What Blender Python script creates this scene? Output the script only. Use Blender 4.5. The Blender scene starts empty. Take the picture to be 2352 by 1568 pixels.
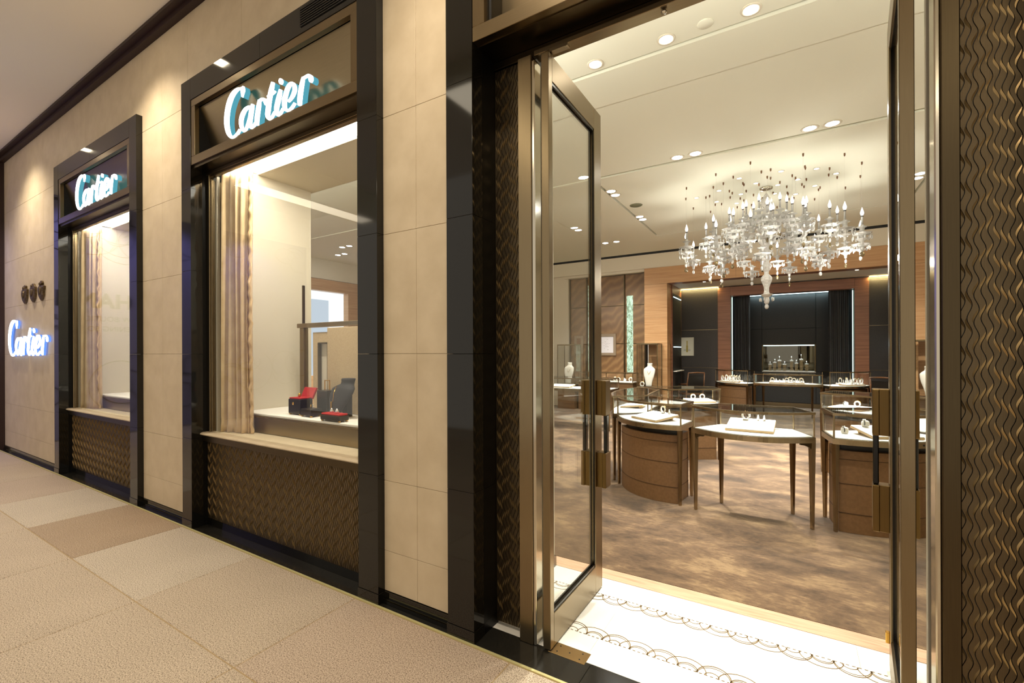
import bpy, bmesh, math, random
from mathutils import Vector, Matrix
random.seed(7)
SC = bpy.context.scene
COL = SC.collection
PI = math.pi

# ------------------------------------------------------------------ camera, world, exposure, main lights
cam = bpy.data.cameras.new('camera'); cam_o = bpy.data.objects.new('camera', cam); COL.objects.link(cam_o)
cam.sensor_width = 36.0; cam.lens = 36.0*1045/2352; cam.shift_y = 23.6/2352; cam.clip_start = 0.05; cam.clip_end = 200
yaw = math.atan(639/1045.); roll = 0.0038
F = Vector((-math.sin(yaw), math.cos(yaw), 0)); R = Vector((math.cos(yaw), math.sin(yaw), 0)); U = Vector((0, 0, 1))
ir = (R - U*roll).normalized(); iu = (U + R*roll).normalized()
cam_o.matrix_world = Matrix(((ir.x, iu.x, -F.x, 0), (ir.y, iu.y, -F.y, -1.886), (ir.z, iu.z, -F.z, 1.5), (0, 0, 0, 1)))
SC.camera = cam_o
SC.view_settings.view_transform = 'Standard'; SC.view_settings.look = 'None'
SC.view_settings.gamma = 1.0; SC.view_settings.use_curve_mapping = False
SC.view_settings.exposure = 0.25
W = bpy.data.worlds.new('world'); SC.world = W; W.use_nodes = True
W.node_tree.nodes['Background'].inputs[0].default_value = (1.0, 0.88, 0.72, 1)
W.node_tree.nodes['Background'].inputs[1].default_value = 0.62  # even warm fill added from the unbuilt side behind the camera
SC.cycles.max_bounces = 10; SC.cycles.transparent_max_bounces = 32; SC.cycles.diffuse_bounces = 5; SC.cycles.glossy_bounces = 5
SC.cycles.caustics_reflective = False; SC.cycles.caustics_refractive = False
SC.cycles.sample_clamp_indirect = 4.0; SC.cycles.sample_clamp_direct = 0.0

WARM = (1.0, 0.86, 0.68); NEUT = (1.0, 0.95, 0.82); COOL = (0.88, 0.96, 1.0)
L_COR, L_DOOR, L_PAIR, L_CHAN, L_WIN = 195, 310, 470, 20, 75      # lamp powers, W

# ------------------------------------------------------------------ helpers
class MB:
    def __init__(s): s.v = []; s.f = []; s.sm = []
    def add(s, vs, fs, smooth=False):
        n = len(s.v); s.v += [tuple(p) for p in vs]
        s.f += [tuple(i+n for i in f) for f in fs]; s.sm += [smooth]*len(fs); return s
    def box(s, x0, x1, y0, y1, z0, z1):
        return s.add([(x0,y0,z0),(x1,y0,z0),(x1,y1,z0),(x0,y1,z0),(x0,y0,z1),(x1,y0,z1),(x1,y1,z1),(x0,y1,z1)],
                     [(0,3,2,1),(4,5,6,7),(0,1,5,4),(1,2,6,5),(2,3,7,6),(3,0,4,7)])
    def cbox(s, x0, x1, y0, y1, z0, z1, c=.002):      # chamfered box
        X = (x0, x1); Yy = (y0, y1); Z = (z0, z1); vs = []; idx = {}
        for i in (0,1):
            for j in (0,1):
                for k in (0,1):
                    sx, sy, sz = 1-2*i, 1-2*j, 1-2*k
                    for a, d in enumerate(((0,c,c),(c,0,c),(c,c,0))):
                        idx[i,j,k,a] = len(vs); vs.append((X[i]+sx*d[0], Yy[j]+sy*d[1], Z[k]+sz*d[2]))
        fs = []
        for i in (0,1): fs.append(tuple(idx[i,j,k,0] for j,k in ((0,0),(1,0),(1,1),(0,1))))
        for j in (0,1): fs.append(tuple(idx[i,j,k,1] for i,k in ((0,0),(1,0),(1,1),(0,1))))
        for k in (0,1): fs.append(tuple(idx[i,j,k,2] for i,j in ((0,0),(1,0),(1,1),(0,1))))
        for j in (0,1):
            for k in (0,1): fs.append((idx[0,j,k,1],idx[1,j,k,1],idx[1,j,k,2],idx[0,j,k,2]))
        for i in (0,1):
            for k in (0,1): fs.append((idx[i,0,k,0],idx[i,1,k,0],idx[i,1,k,2],idx[i,0,k,2]))
        for i in (0,1):
            for j in (0,1): fs.append((idx[i,j,0,0],idx[i,j,1,0],idx[i,j,1,1],idx[i,j,0,1]))
        for i in (0,1):
            for j in (0,1):
                for k in (0,1): fs.append((idx[i,j,k,0],idx[i,j,k,1],idx[i,j,k,2]))
        return s.add(vs, fs)
    def prism(s, poly, z0, z1):                        # vertical prism over a plan polygon
        n = len(poly)
        vs = [(x,y,z0) for x,y in poly] + [(x,y,z1) for x,y in poly]
        fs = [tuple(range(n-1,-1,-1)), tuple(range(n,2*n))] + [(i,(i+1)%n,n+(i+1)%n,n+i) for i in range(n)]
        return s.add(vs, fs)
    def strip(s, Lp, Rp, y0, y1):                      # two polylines in x,z -> slab between y0 and y1
        n = len(Lp)
        vs = [(x,y0,z) for x,z in Lp]+[(x,y0,z) for x,z in Rp]+[(x,y1,z) for x,z in Lp]+[(x,y1,z) for x,z in Rp]
        fs = []
        for i in range(n-1):
            a,b,c,d = i,i+1,n+i+1,n+i
            fs += [(a,b,c,d),(2*n+a,2*n+d,2*n+c,2*n+b),(a,2*n+a,2*n+b,b),(d,c,2*n+c,2*n+d)]
        fs += [(0,n,3*n,2*n),(n-1,3*n-1,4*n-1,2*n-1)]
        return s.add(vs, fs)
    def lathe(s, prof, n=12, c=(0,0,0), smooth=True, flute=0.0):
        vs = []; fs = []; m = len(prof)
        for i in range(n):
            a = 2*PI*i/n; k = 1+flute*(1 if i%2 else -1)
            for r, z in prof: vs.append((c[0]+r*k*math.cos(a), c[1]+r*k*math.sin(a), c[2]+z))
        for i in range(n):
            j = (i+1)%n
            for q in range(m-1): fs.append((i*m+q, j*m+q, j*m+q+1, i*m+q+1))
        if prof[0][0] > 1e-5: fs.append(tuple(i*m for i in range(n-1,-1,-1)))
        if prof[-1][0] > 1e-5: fs.append(tuple(i*m+m-1 for i in range(n)))
        return s.add(vs, fs, smooth)
    def tube(s, path, r, n=8, closed=False):           # round tube along a path, r number or list
        P = [Vector(p) for p in path]; m = len(P); vs = []; fs = []
        for i, p in enumerate(P):
            a = P[(i-1)%m] if closed or i else P[0]; b = P[(i+1)%m] if closed or i < m-1 else P[-1]
            t = (b-a).normalized(); up = Vector((0,0,1)) if abs(t.z) < .9 else Vector((1,0,0))
            u = t.cross(up).normalized(); w = u.cross(t); rr = r[i] if isinstance(r,(list,tuple)) else r
            for k in range(n):
                q = 2*PI*k/n; vs.append(p+u*rr*math.cos(q)+w*rr*math.sin(q))
        for i in range(m if closed else m-1):
            j = (i+1)%m
            for k in range(n): fs.append((i*n+k, i*n+(k+1)%n, j*n+(k+1)%n, j*n+k))
        if not closed: fs += [tuple(range(n-1,-1,-1)), tuple((m-1)*n+k for k in range(n))]
        return s.add(vs, fs, True)
    def rail(s, path, w, z0, z1, closed=True):         # box-section rail along a plan path (mitred)
        P = [Vector((p[0],p[1])) for p in path]; m = len(P); vs = []; fs = []
        for i, p in enumerate(P):
            d1 = (p-P[i-1]).normalized() if (closed or i) else (P[1]-P[0]).normalized()
            d2 = (P[(i+1)%m]-p).normalized() if (closed or i < m-1) else d1
            n1 = Vector((-d1.y,d1.x)); n2 = Vector((-d2.y,d2.x)); nn = (n1+n2).normalized()
            k = (w/2)/max(.35, nn.dot(n1))
            for q,z in ((1,z0),(-1,z0),(-1,z1),(1,z1)): vs.append((p.x+nn.x*k*q, p.y+nn.y*k*q, z))
        for i in range(m if closed else m-1):
            j = (i+1)%m
            for k in range(4): fs.append((i*4+k, i*4+(k+1)%4, j*4+(k+1)%4, j*4+k))
        if not closed: fs += [(3,2,1,0), tuple((m-1)*4+k for k in range(4))]
        return s.add(vs, fs)
    def loft(s, rings, n=16, cap=True):                # rings: (cx,cy,z,rx,ry)
        vs = []; fs = []
        for cx,cy,z,rx,ry in rings:
            for k in range(n):
                a = 2*PI*k/n; vs.append((cx+rx*math.cos(a), cy+ry*math.sin(a), z))
        for i in range(len(rings)-1):
            for k in range(n): fs.append((i*n+k, i*n+(k+1)%n, (i+1)*n+(k+1)%n, (i+1)*n+k))
        if cap: fs += [tuple(range(n-1,-1,-1)), tuple((len(rings)-1)*n+k for k in range(n))]
        return s.add(vs, fs, True)
    def ellip(s, c, rx, ry, rz, n=10, m=6):
        prof = [(math.sin(PI*i/m), -math.cos(PI*i/m)) for i in range(m+1)]
        vs = []; fs = []
        for i in range(n):
            a = 2*PI*i/n
            for r,z in prof: vs.append((c[0]+rx*r*math.cos(a), c[1]+ry*r*math.sin(a), c[2]+rz*z))
        M = m+1
        for i in range(n):
            j = (i+1)%n
            for q in range(m): fs.append((i*M+q,j*M+q,j*M+q+1,i*M+q+1))
        return s.add(vs, fs, True)
    def xf(s, M):
        s.v = [tuple(M @ Vector(p)) for p in s.v]; return s
    def mesh(s, name, mat):
        me = bpy.data.meshes.new(name); me.from_pydata(s.v, [], s.f)
        bm = bmesh.new(); bm.from_mesh(me)
        bmesh.ops.remove_doubles(bm, verts=bm.verts, dist=1e-6)
        bmesh.ops.recalc_face_normals(bm, faces=bm.faces); bm.to_mesh(me); bm.free()
        if any(s.sm):
            flags = s.sm if len(s.sm) == len(me.polygons) else [True]*len(me.polygons)
            me.polygons.foreach_set('use_smooth', flags)
        me.materials.append(mat); return me
    def ob(s, name, mat, parent=None, loc=None):
        o = bpy.data.objects.new(name, s.mesh(name, mat)); COL.objects.link(o)
        if parent: o.parent = parent
        if loc: o.location = loc
        return o

def empty(name, loc=(0,0,0), rz=0, parent=None):
    o = bpy.data.objects.new(name, None); COL.objects.link(o); o.location = loc; o.rotation_euler = (0,0,rz)
    o.empty_display_size = .1
    if parent: o.parent = parent
    return o
def tag(o, label=None, cat=None, group=None, kind=None):
    if label: o['label'] = label
    if cat: o['category'] = cat
    if group: o['group'] = group
    if kind: o['kind'] = kind
    return o
def thing(name, label, cat, loc=(0,0,0), rz=0, group=None): return tag(empty(name, loc, rz), label, cat, group)
def struct(o): o['kind'] = 'structure'; return o
def stuff(o): o['kind'] = 'stuff'; return o
def lnk(name, me, parent, loc=(0,0,0), rz=0):
    o = bpy.data.objects.new(name, me); COL.objects.link(o); o.location = loc; o.rotation_euler = (0,0,rz)
    if parent: o.parent = parent
    return o
def kids(o): return [c for c in bpy.data.objects if c.parent == o]
def dup(o, loc, rz=None, label=None, parent=None):
    ch = kids(o); c = o.copy(); COL.objects.link(c); c.location = loc
    if rz is not None: c.rotation_euler = (0,0,rz)
    if label: c['label'] = label
    if parent: c.parent = parent
    for k in ch:
        k2 = k.copy(); COL.objects.link(k2); k2.parent = c
        for g in kids(k):
            g2 = g.copy(); COL.objects.link(g2); g2.parent = k2
    return c
def lamp(name, kind, loc, energy, color, parent=None, rot=(0,0,0), **kw):
    l = bpy.data.lights.new(name, kind); l.energy = energy; l.color = color
    for k, v in kw.items(): setattr(l, k, v)
    o = bpy.data.objects.new(name, l); COL.objects.link(o); o.location = loc; o.rotation_euler = rot
    if parent: o.parent = parent
    return o

# ------------------------------------------------------------------ materials
def srgb(h):
    h = h.lstrip('#'); c = [int(h[i:i+2],16)/255 for i in (0,2,4)]
    return tuple(((x+.055)/1.055)**2.4 if x > .04045 else x/12.92 for x in c)+(1,)
class N:
    def __init__(s, name):
        s.m = bpy.data.materials.new(name); s.m.use_nodes = True; s.t = s.m.node_tree; s.t.nodes.clear()
        s.out = s.t.nodes.new('ShaderNodeOutputMaterial')
    def n(s, ty, **kw):
        nd = s.t.nodes.new('ShaderNode'+ty)
        for k, v in kw.items():
            if k.startswith('i_'):
                key = k[2:].replace('_',' '); nd.inputs[key].default_value = v
            else: setattr(nd, k, v)
        return nd
    def l(s, a, b): s.t.links.new(a, b)
    def coord(s, scale=(1,1,1), rot=(0,0,0), kind='Object'):
        tc = s.n('TexCoord'); mp = s.n('Mapping'); mp.inputs['Scale'].default_value = scale; mp.inputs['Rotation'].default_value = rot
        s.l(tc.outputs[kind], mp.inputs['Vector']); return mp.outputs['Vector']
    def noise(s, vec, scale, detail=4, rough=.55, dist=0):
        n = s.n('TexNoise'); n.inputs['Scale'].default_value = scale; n.inputs['Detail'].default_value = detail
        n.inputs['Roughness'].default_value = rough; n.inputs['Distortion'].default_value = dist; s.l(vec, n.inputs['Vector']); return n.outputs['Fac']
    def ramp(s, fac, stops):
        r = s.n('ValToRGB'); e = r.color_ramp.elements
        while len(e) < len(stops): e.new(.5)
        for el, (p, c) in zip(e, stops): el.position = p; el.color = c
        s.l(fac, r.inputs['Fac']); return r.outputs['Color']
    def bump(s, h, strength=.2, dist=.002):
        b = s.n('Bump'); b.inputs['Strength'].default_value = strength; b.inputs['Distance'].default_value = dist
        s.l(h, b.inputs['Height']); return b.outputs['Normal']
    def pbr(s, color, rough=.5, metal=0, normal=None, spec=.5, emit=None, es=0, coat=0, **kw):
        p = s.n('BsdfPrincipled')
        if isinstance(color, tuple): p.inputs['Base Color'].default_value = color
        else: s.l(color, p.inputs['Base Color'])
        if isinstance(rough, (int,float)): p.inputs['Roughness'].default_value = rough
        else: s.l(rough, p.inputs['Roughness'])
        p.inputs['Metallic'].default_value = metal; p.inputs['Specular IOR Level'].default_value = spec
        p.inputs['Coat Weight'].default_value = coat; p.inputs['Coat Roughness'].default_value = .05
        if emit: p.inputs['Emission Color'].default_value = emit; p.inputs['Emission Strength'].default_value = es
        if normal is not None: s.l(normal, p.inputs['Normal'])
        for k, v in kw.items(): p.inputs[k.replace('_',' ')].default_value = v
        s.l(p.outputs[0], s.out.inputs['Surface']); return s.m

def solid(name, hexc, rough=.5, metal=0, spec=.5, **kw): return N(name).pbr(srgb(hexc), rough, metal, None, spec, **kw)
def emis(name, c, s):
    n = N(name); e = n.n('Emission'); e.inputs[0].default_value = (c[0],c[1],c[2],1); e.inputs[1].default_value = s
    n.l(e.outputs[0], n.out.inputs['Surface']); return n.m
def glass(name, tint=(.97,.98,.97), ior=1.5):
    n = N(name); g = n.n('NewGeometry'); mx = n.n('Mix'); mx.inputs[2].default_value = ior; mx.inputs[3].default_value = 1/ior
    n.l(g.outputs['Backfacing'], mx.inputs[0]); fr = n.n('Fresnel'); n.l(mx.outputs[0], fr.inputs['IOR'])
    tr = n.n('BsdfTransparent'); tr.inputs[0].default_value = tint+(1,)
    gl = n.n('BsdfGlossy'); gl.inputs['Roughness'].default_value = 0.0
    ms = n.n('MixShader'); n.l(fr.outputs[0], ms.inputs[0]); n.l(tr.outputs[0], ms.inputs[1]); n.l(gl.outputs[0], ms.inputs[2])
    n.l(ms.outputs[0], n.out.inputs['Surface']); return n.m
def tone(name, lo, hi, scale, rough=.6, stretch=(1,1,1), detail=5, bumps=.1, bd=.002, metal=0, spec=.5, r1=None, p=(.3,.7), coat=0):
    n = N(name); v = n.coord(stretch); f = n.noise(v, scale, detail)
    c = n.ramp(f, [(p[0], srgb(lo)), (p[1], srgb(hi))]); nb = n.bump(f, bumps, bd) if bumps else None
    return n.pbr(c, rough, metal, nb, spec, coat=coat)

M = {}
M['lime'] = tone('limestone', 'c4b395', 'd1c1a4', 6, .55, (1,1,1), 8, .04)
M['joint'] = solid('stone_joint', '8f7c5e', .9); M['grout'] = solid('paving_grout', 'a8916c', .9); M['edge_line'] = solid('pale_brass_edge', 'd0c890', .4, .3)
M['granite'] = tone('black_granite', '060606', '17150f', 220, .06, (1,1,1), 2, 0)
M['granite_dull'] = tone('dark_floor_granite', '191815', '2a2823', 160, .16, (1,1,1), 2, 0)
def brushed(name, lo, hi, rough, stretch):
    n = N(name); v = n.coord(stretch); f = n.noise(v, 130, 3); a, b = srgb(lo), srgb(hi)
    a = tuple(.35*x+.65*(x+y)/2 for x, y in zip(a, b)); b = tuple(.35*y+.65*(x+y)/2 for x, y in zip(srgb(lo), b)); c = n.ramp(f, [(.3, a), (.7, b)])
    return n.pbr(c, rough, 1.0, n.bump(f, .04, .001))
M['bronze'] = brushed('brushed_bronze', '7b6b53', '98896c', .26, (6,6,.05))
M['bronze_h'] = brushed('brushed_bronze_horizontal', '7b6b53', '98896c', .28, (.05,6,6))
M['bronze_dark'] = brushed('dark_bronze', '4a4030', '615540', .3, (6,6,.05))
M['bronze_hd'] = brushed('bronze_handle', '69532f', '836b45', .3, (6,6,.05))
M['wave'] = brushed('wave_bronze', '5f5240', '7a6b52', .42, (6,6,.05)); M['crescent'] = solid('polished_crescent', 'a98f62', .34, .7)  # crescent: wave bronze lightened, its highlight put into the colour
M['reveal'] = solid('black_granite_honed', '080807', .35, 0, .25)
M['lum'] = emis('luminous_cove', (1,.86,.64), 4.5)
M['ink_dark'] = solid('dark_lettering', '1a1720', .6)
M['steel'] = solid('polished_steel', 'cfc8b8', .12, 1)
M['brass'] = brushed('brass_plate', 'a98a5c', 'c3a372', .3, (.05,6,6))
M['glass'] = glass('clear_glass'); M['case_glass'] = glass('showcase_glass', (.98,.99,.985), 1.45)
M['black'] = solid('black_paint', '0a0908', .4)
M['blackbar'] = solid('black_lacquer', '0c0a08', .2)
M['white'] = solid('white_paint', 'ded6c4', .7)
M['cream'] = solid('cream_paint', 'd8d0bd', .75)
M['ceil'] = solid('ceiling_paint', 'ecebda', .8)
M['ceil_out'] = solid('outer_ceiling_paint', 'f0eae0', .8)
M['copper'] = brushed('copper_bronze', '978569', 'b0a083', .24, (6,6,.05))
M['dark_trim'] = solid('dark_timber_trim', '2a140b', .5)
M['pad'] = solid('white_leather_pad', 'f2efe8', .7)
M['padedge'] = solid('beige_tray_edge', 'c3a67c', .6)
M['satin_edge'] = solid('satin_ruffle', 'd9b98a', .35, .1)
def satin(name, lo, hi, rough):
    n = N(name); v = n.coord((3,3,2)); f = n.noise(v, 5, 3); c = n.ramp(f, [(.3, srgb(lo)), (.7, srgb(hi))])
    return n.pbr(c, rough, .12, n.bump(f, .12, .003), Sheen_Weight=.3)
M['satin'] = satin('gold_satin', 'd0b287', 'e4ca9f', .30)
M['velvet'] = satin('black_velvet_curtain', '0a0807', '15110e', .6)
M['navy'] = solid('navy_velvet', '15161d', .8)
M['boxblack'] = solid('black_box_lacquer', '0d0b0a', .3)
M['red'] = solid('red_leather', 'b01020', .5)
M['gold'] = solid('gold', 'd8a850', .22, 1)
M['silver'] = solid('silver', 'e8e8ea', .12, 1)
M['bust_white'] = solid('white_bust_leather', 'efeae0', .6)
M['leather'] = tone('brown_leather', '6a4d2e', '775737', 40, .55, (1,1,1), 3, .03)
M['seam'] = solid('leather_seam', '3d2812', .8)
M['marble'] = tone('white_marble', 'd9d4c8', 'efece4', 2.2, .12, (1,1,1), 8, 0)
M['inlay'] = solid('bronze_inlay', '6f5836', .65, .1, .2)
M['crest'] = tone('patinated_bronze', '4d4132', '7d694b', 60, .45, (1,1,1), 4, .5, .004, .8)
# paving: speckled granite in four tones
def paving(name, lo, hi):
    n = N(name); v = n.coord(); f = n.noise(v, 165, 2, .8); g = n.noise(v, 1.6, 3)
    c1 = n.ramp(f, [(.36, srgb('574737')), (.45, srgb(lo)), (.60, srgb(hi)), (.70, srgb('e6d8c0'))])
    mx = n.n('Mix', data_type='RGBA', blend_type='MULTIPLY'); mx.inputs[0].default_value = .35
    c2 = n.ramp(g, [(.3,(.72,.70,.68,1)),(.7,(1,1,1,1))]); n.l(c1, mx.inputs[6]); n.l(c2, mx.inputs[7])
    return n.pbr(mx.outputs[2], .62, 0, None, .3)
PAVE = [paving('paving_beige', 'b2a28d', 'd0c0ab'), paving('paving_light', 'b9ac99', 'd8cbb8'), paving('paving_pink', 'b19e8b', 'ccbaa6'), paving('paving_brown', 'a28c74', 'b8a38a')]
# carpet
n = N('mottled_carpet'); v = n.coord((1,1.45,1), (0,0,.25)); f = n.noise(v, 1.7, 7, .66, .3); f2 = n.noise(n.coord((3,7,1), (0,0,.35)), 6, 5, .65)
ad = n.n('Math', operation='MULTIPLY_ADD'); n.l(f2, ad.inputs[0]); ad.inputs[1].default_value = .30; n.l(f, ad.inputs[2])
c = n.ramp(ad.outputs[0], [(.50, srgb('38291a')), (.58, srgb('4d3a28')), (.68, srgb('634d37')), (.78, srgb('816a4d'))])
f3 = n.noise(n.coord(), 260, 2); M['carpet'] = n.pbr(c, .95, 0, n.bump(f3, .5, .004), .1, Sheen_Weight=.3)
# woods
def wood(name, lo, mid, hi, stretch, scale, rough=.4, dist=0.4, rot=(0,0,0)):
    n = N(name); v = n.coord(stretch, rot); f = n.noise(v, scale, 7, .6, dist)
    c = n.ramp(f, [(.3, srgb(lo)), (.5, srgb(mid)), (.72, srgb(hi))]); return n.pbr(c, rough, 0, n.bump(f, .04, .001))
M['wood'] = wood('oak_panel', 'ad8052', 'bf9365', 'caa276', (.35,.35,9), 4)
M['wood_red'] = wood('red_brown_oak', '70452a', '83543a', '936345', (.35,.35,9), 4)
M['wood_floor'] = wood('oak_strip', 'a5866c', 'bb9b80', 'c4a68d', (1.2,14,1), 3)
n = N('figured_walnut'); v = n.coord((1.1,1,.55), (0,.35,0)); wv = n.n('TexWave', wave_type='BANDS', bands_direction='Z'); wv.inputs['Scale'].default_value = 2.6
wv.inputs['Distortion'].default_value = 9; wv.inputs['Detail'].default_value = 3; wv.inputs['Detail Scale'].default_value = .7; n.l(v, wv.inputs['Vector'])
M['walnut'] = n.pbr(n.ramp(wv.outputs['Fac'], [(.0, srgb('73563a')), (.6, srgb('7f6042')), (1, srgb('8b6c4a'))]), .25)
M['walnut_dark'] = wood('walnut_counter', '4e3823', '644a30', '75583a', (.4,.4,6), 5)
M['dark_wall'] = tone('dark_leather_wall', '1c1613', '261e19', 30, .5, (1,1,1), 3, .05)
M['dark_niche'] = tone('dark_niche_fabric', '171512', '201d1a', 30, .6, (1,1,1), 3, .05)
M['mirror'] = N('tinted_mirror').pbr(srgb('6d6a60'), .03, 1)
M['linen'] = tone('linen_board', 'b09a78', 'c0ab8a', 120, .9, (1,1,1), 3, .2)
# crystal: clear faceted pieces
n = N('crystal'); fr = n.n('Fresnel'); fr.inputs[0].default_value = 1.65; tr = n.n('BsdfTranslucent'); tr.inputs[0].default_value = (.95,.95,.93,1)
df = n.n('BsdfDiffuse'); df.inputs[0].default_value = (.95,.94,.9,1); gl = n.n('BsdfGlossy'); gl.inputs['Roughness'].default_value = .03
tp = n.n('BsdfTransparent'); m1 = n.n('MixShader'); m1.inputs[0].default_value = .55; n.l(tr.outputs[0], m1.inputs[1]); n.l(df.outputs[0], m1.inputs[2])
m2 = n.n('MixShader'); m2.inputs[0].default_value = .12; n.l(m1.outputs[0], m2.inputs[1]); n.l(tp.outputs[0], m2.inputs[2])
m3 = n.n('MixShader'); n.l(fr.outputs[0], m3.inputs[0]); n.l(m2.outputs[0], m3.inputs[1]); n.l(gl.outputs[0], m3.inputs[2]); n.l(m3.outputs[0], n.out.inputs['Surface'])
M['crystal'] = n.m
n = N('cut_crystal_column'); v = n.coord((1,1,1)); vo = n.n('TexVoronoi'); vo.inputs['Scale'].default_value = 34; n.l(v, vo.inputs['Vector'])
M['crystal_cut'] = n.pbr(srgb('f4f2ec'), .06, 0, n.bump(vo.outputs['Distance'], .9, .012), .9, Transmission_Weight=.35)
n = N('amber_crystal'); M['smoky'] = n.pbr(srgb('8d7a55'), .05, 0, None, .8, Transmission_Weight=.6)
M['wire'] = solid('thin_steel_wire', 'd8d4c8', .3, .6)
M['bulb'] = emis('bulb_glow', (1,.95,.86), 2.4)
M['lens'] = emis('lamp_lens', (1,.93,.80), 60); M['lens_cool'] = emis('lamp_lens_neutral', (.93,.97,1), 30); M['lens_small'] = emis('small_lamp_lens', (1,.86,.66), 28)
M['lens_out'] = emis('outer_lamp_lens', (1,.86,.62), 25)
M['slot'] = emis('light_slot', (1,.92,.78), 9)
M['sign'] = emis('sign_face', (.90,.97,1), 3.5); M['sign_side'] = emis('sign_side', (.10,.40,.50), .8); M['sign_side_blue'] = emis('sign_side_blue', (.10,.22,.85), 1.4)
M['led_warm'] = emis('cove_led', (1,.80,.42), 5); M['led_cyan'] = emis('cool_led', (.62,.92,1), 4.5); M['led_mint'] = emis('mint_led', (.75,1,.86), 1.6)
M['lit_window'] = emis('lit_window', (.90,.96,1), 1.1); M['lit_window_dim'] = emis('lit_blind', (.62,.72,.84), .8)
M['loop'] = solid('loop_print', '2b2833', .7); M['hoard'] = solid('hoarding_board', '8b88a6', .6)
M['picmat'] = solid('picture_paper', 'cfcab8', .7); M['picwhite'] = solid('relief_paper', 'dcd9de', .8); M['picframe'] = solid('taupe_frame', '8b7a66', .4); M['ochre'] = solid('ochre_ink', 'a08b3a', .7); M['ink'] = solid('grey_ink', 'b4b1a6', .7)
M['chair'] = wood('chair_walnut', '5b3b22', '704b2d', '805836', (1,1,8), 8)
M['grey'] = solid('grey_vent', '77775f', .6)
M['drop_rib'] = solid('bead', 'ffffff', .3)
# ------------------------------------------------------------------ corridor floor: paving slabs
CX0, CX1, CY0 = -10.55, 4.2, -5.2
fl = struct(MB().box(CX0-.2, CX1, CY0, .0, -.12, -.003).ob('floor_outside', M['grout']))
slab = MB().cbox(0, 1.104, -.704, 0, -.03, 0, .003).mesh('paving_slab', PAVE[0])
slabs = [slab]
for k in (1,2,3):
    c = slab.copy(); c.materials.clear(); c.materials.append(PAVE[k]); slabs.append(c)
rnd = random.Random(4)
for j in range(7):
    for i in range(14):
        x = -11.16+.01+1.11*i
        k = rnd.choice([0,0,0,1,2,2])
        if j == 0: k = {5: 3, 6: 1, 7: 0, 8: 2, 4: 1}.get(i, k)
        if x+1.1 > CX1: continue
        lnk('paving_slab', slabs[k], fl, (x+.002, -.022-.71*j, 0))
struct(MB().box(CX0, CX1, -.017, -.003, -.05, .003).ob('trim_1', M['edge_line']))
# granite sill strip along the facade and vestibule floor
gs = struct(empty('floor_threshold'))
for i, (a, b) in enumerate(((-10.55,-9.4),(-9.4,-7.93),(-7.93,-6.7),(-6.7,-5.46),(-5.46,-4.53),(-4.53,-3.3),(-3.3,-2.09),(-2.09,-1.56),(-1.56,-.82),(-.82,.1),(.1,.84),(.84,2.2),(2.2,4.2))):
    MB().cbox(a+.001, b-.001, 0, .172, -.04, -.001 if not -1.6 < a < .8 else 0, .001).ob('granite_slab', M['granite_dull'], gs)
vf = struct(empty('floor_vestibule'))
for a, b in ((-1.42,-.86),(-.86,-.02),(-.02,.82)):
    MB().cbox(a+.0003, b-.0003, .173, .80, -.04, 0, .0003).ob('marble_slab', M['marble'], vf)
    MB().cbox(a+.3+.0004, b+.2996 if b < .8 else .82, .8008, 1.0, -.04, 0, .0004).ob('marble_slab', M['marble'], vf)
MB().cbox(-1.42, -1.1204, .8008, 1.0, -.04, 0, .0004).ob('marble_slab', M['marble'], vf)
# scalloped bronze inlay
def arcs(y0, sgn, x_first, n, x_lo, x_hi, name):
    T = .232; b = MB()
    def arc(xa, xb, depth, w):
        pts = []
        for k in range(15):
            a = PI*k/14; x = (xa+xb)/2-(xb-xa)/2*math.cos(a); y = y0+sgn*depth*math.sin(a)
            pts.append((x,y))
        pts = [p for p in pts if x_lo < p[0] < x_hi]
        if len(pts) > 2: b.rail(pts, w, .0, .0012, False)
    for k in range(n):
        p = x_first+k*T
        arc(p, p+.64*T, .079, .0042); arc(p+.004, p+.64*T-.004, .065, .0026)
        arc(p+.62*T, p+T+.004, .044, .0040); arc(p+.64*T, p+T-.002, .033, .0026)
        arc(p+.40*T, p+1.18*T, .079, .0036); arc(p+.15*T, p+.42*T, .028, .0034)
    for k in range(int((x_hi-x_lo)/.024)):
        b.box(x_lo+k*.024, x_lo+k*.024+.013, y0-.002, y0+.002, 0, .0012)
    return b.ob(name, M['inlay'], vf)
arcs(.80, -1, -1.452, 10, -1.41, .81, 'scallop_inlay'); arcs(.376, 1, -1.307, 10, -1.40, .81, 'scallop_inlay')
struct(MB().cbox(-1.42, .82, 1.0015, 1.13, -.04, .002, .001).ob('trim_2', M['wood_floor']))
struct(MB().box(-10.5, 4.6, 1.13, 13, -.06, .004).ob('floor_store', M['carpet']))
struct(MB().box(-10.5, -1.42, .172, 1.13, -.06, .002).ob('floor_subfloor', M['wood_floor']))
MB().cbox(-1.04, -.846, .149, .237, -.005, .0025, .001).ob('floor_spring_plate', M['brass'])
fsp = bpy.data.objects['floor_spring_plate']; tag(fsp, 'brass floor plate let into the threshold under the left door', 'plate')
for x,y in ((-1.0,.17),(-1.0,.215),(-.88,.17),(-.88,.215),(-.94,.19)):
    MB().lathe([(.004,0),(.004,.001)], 8, (x,y,.0026), False).ob('screw', M['black'], fsp)

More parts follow.
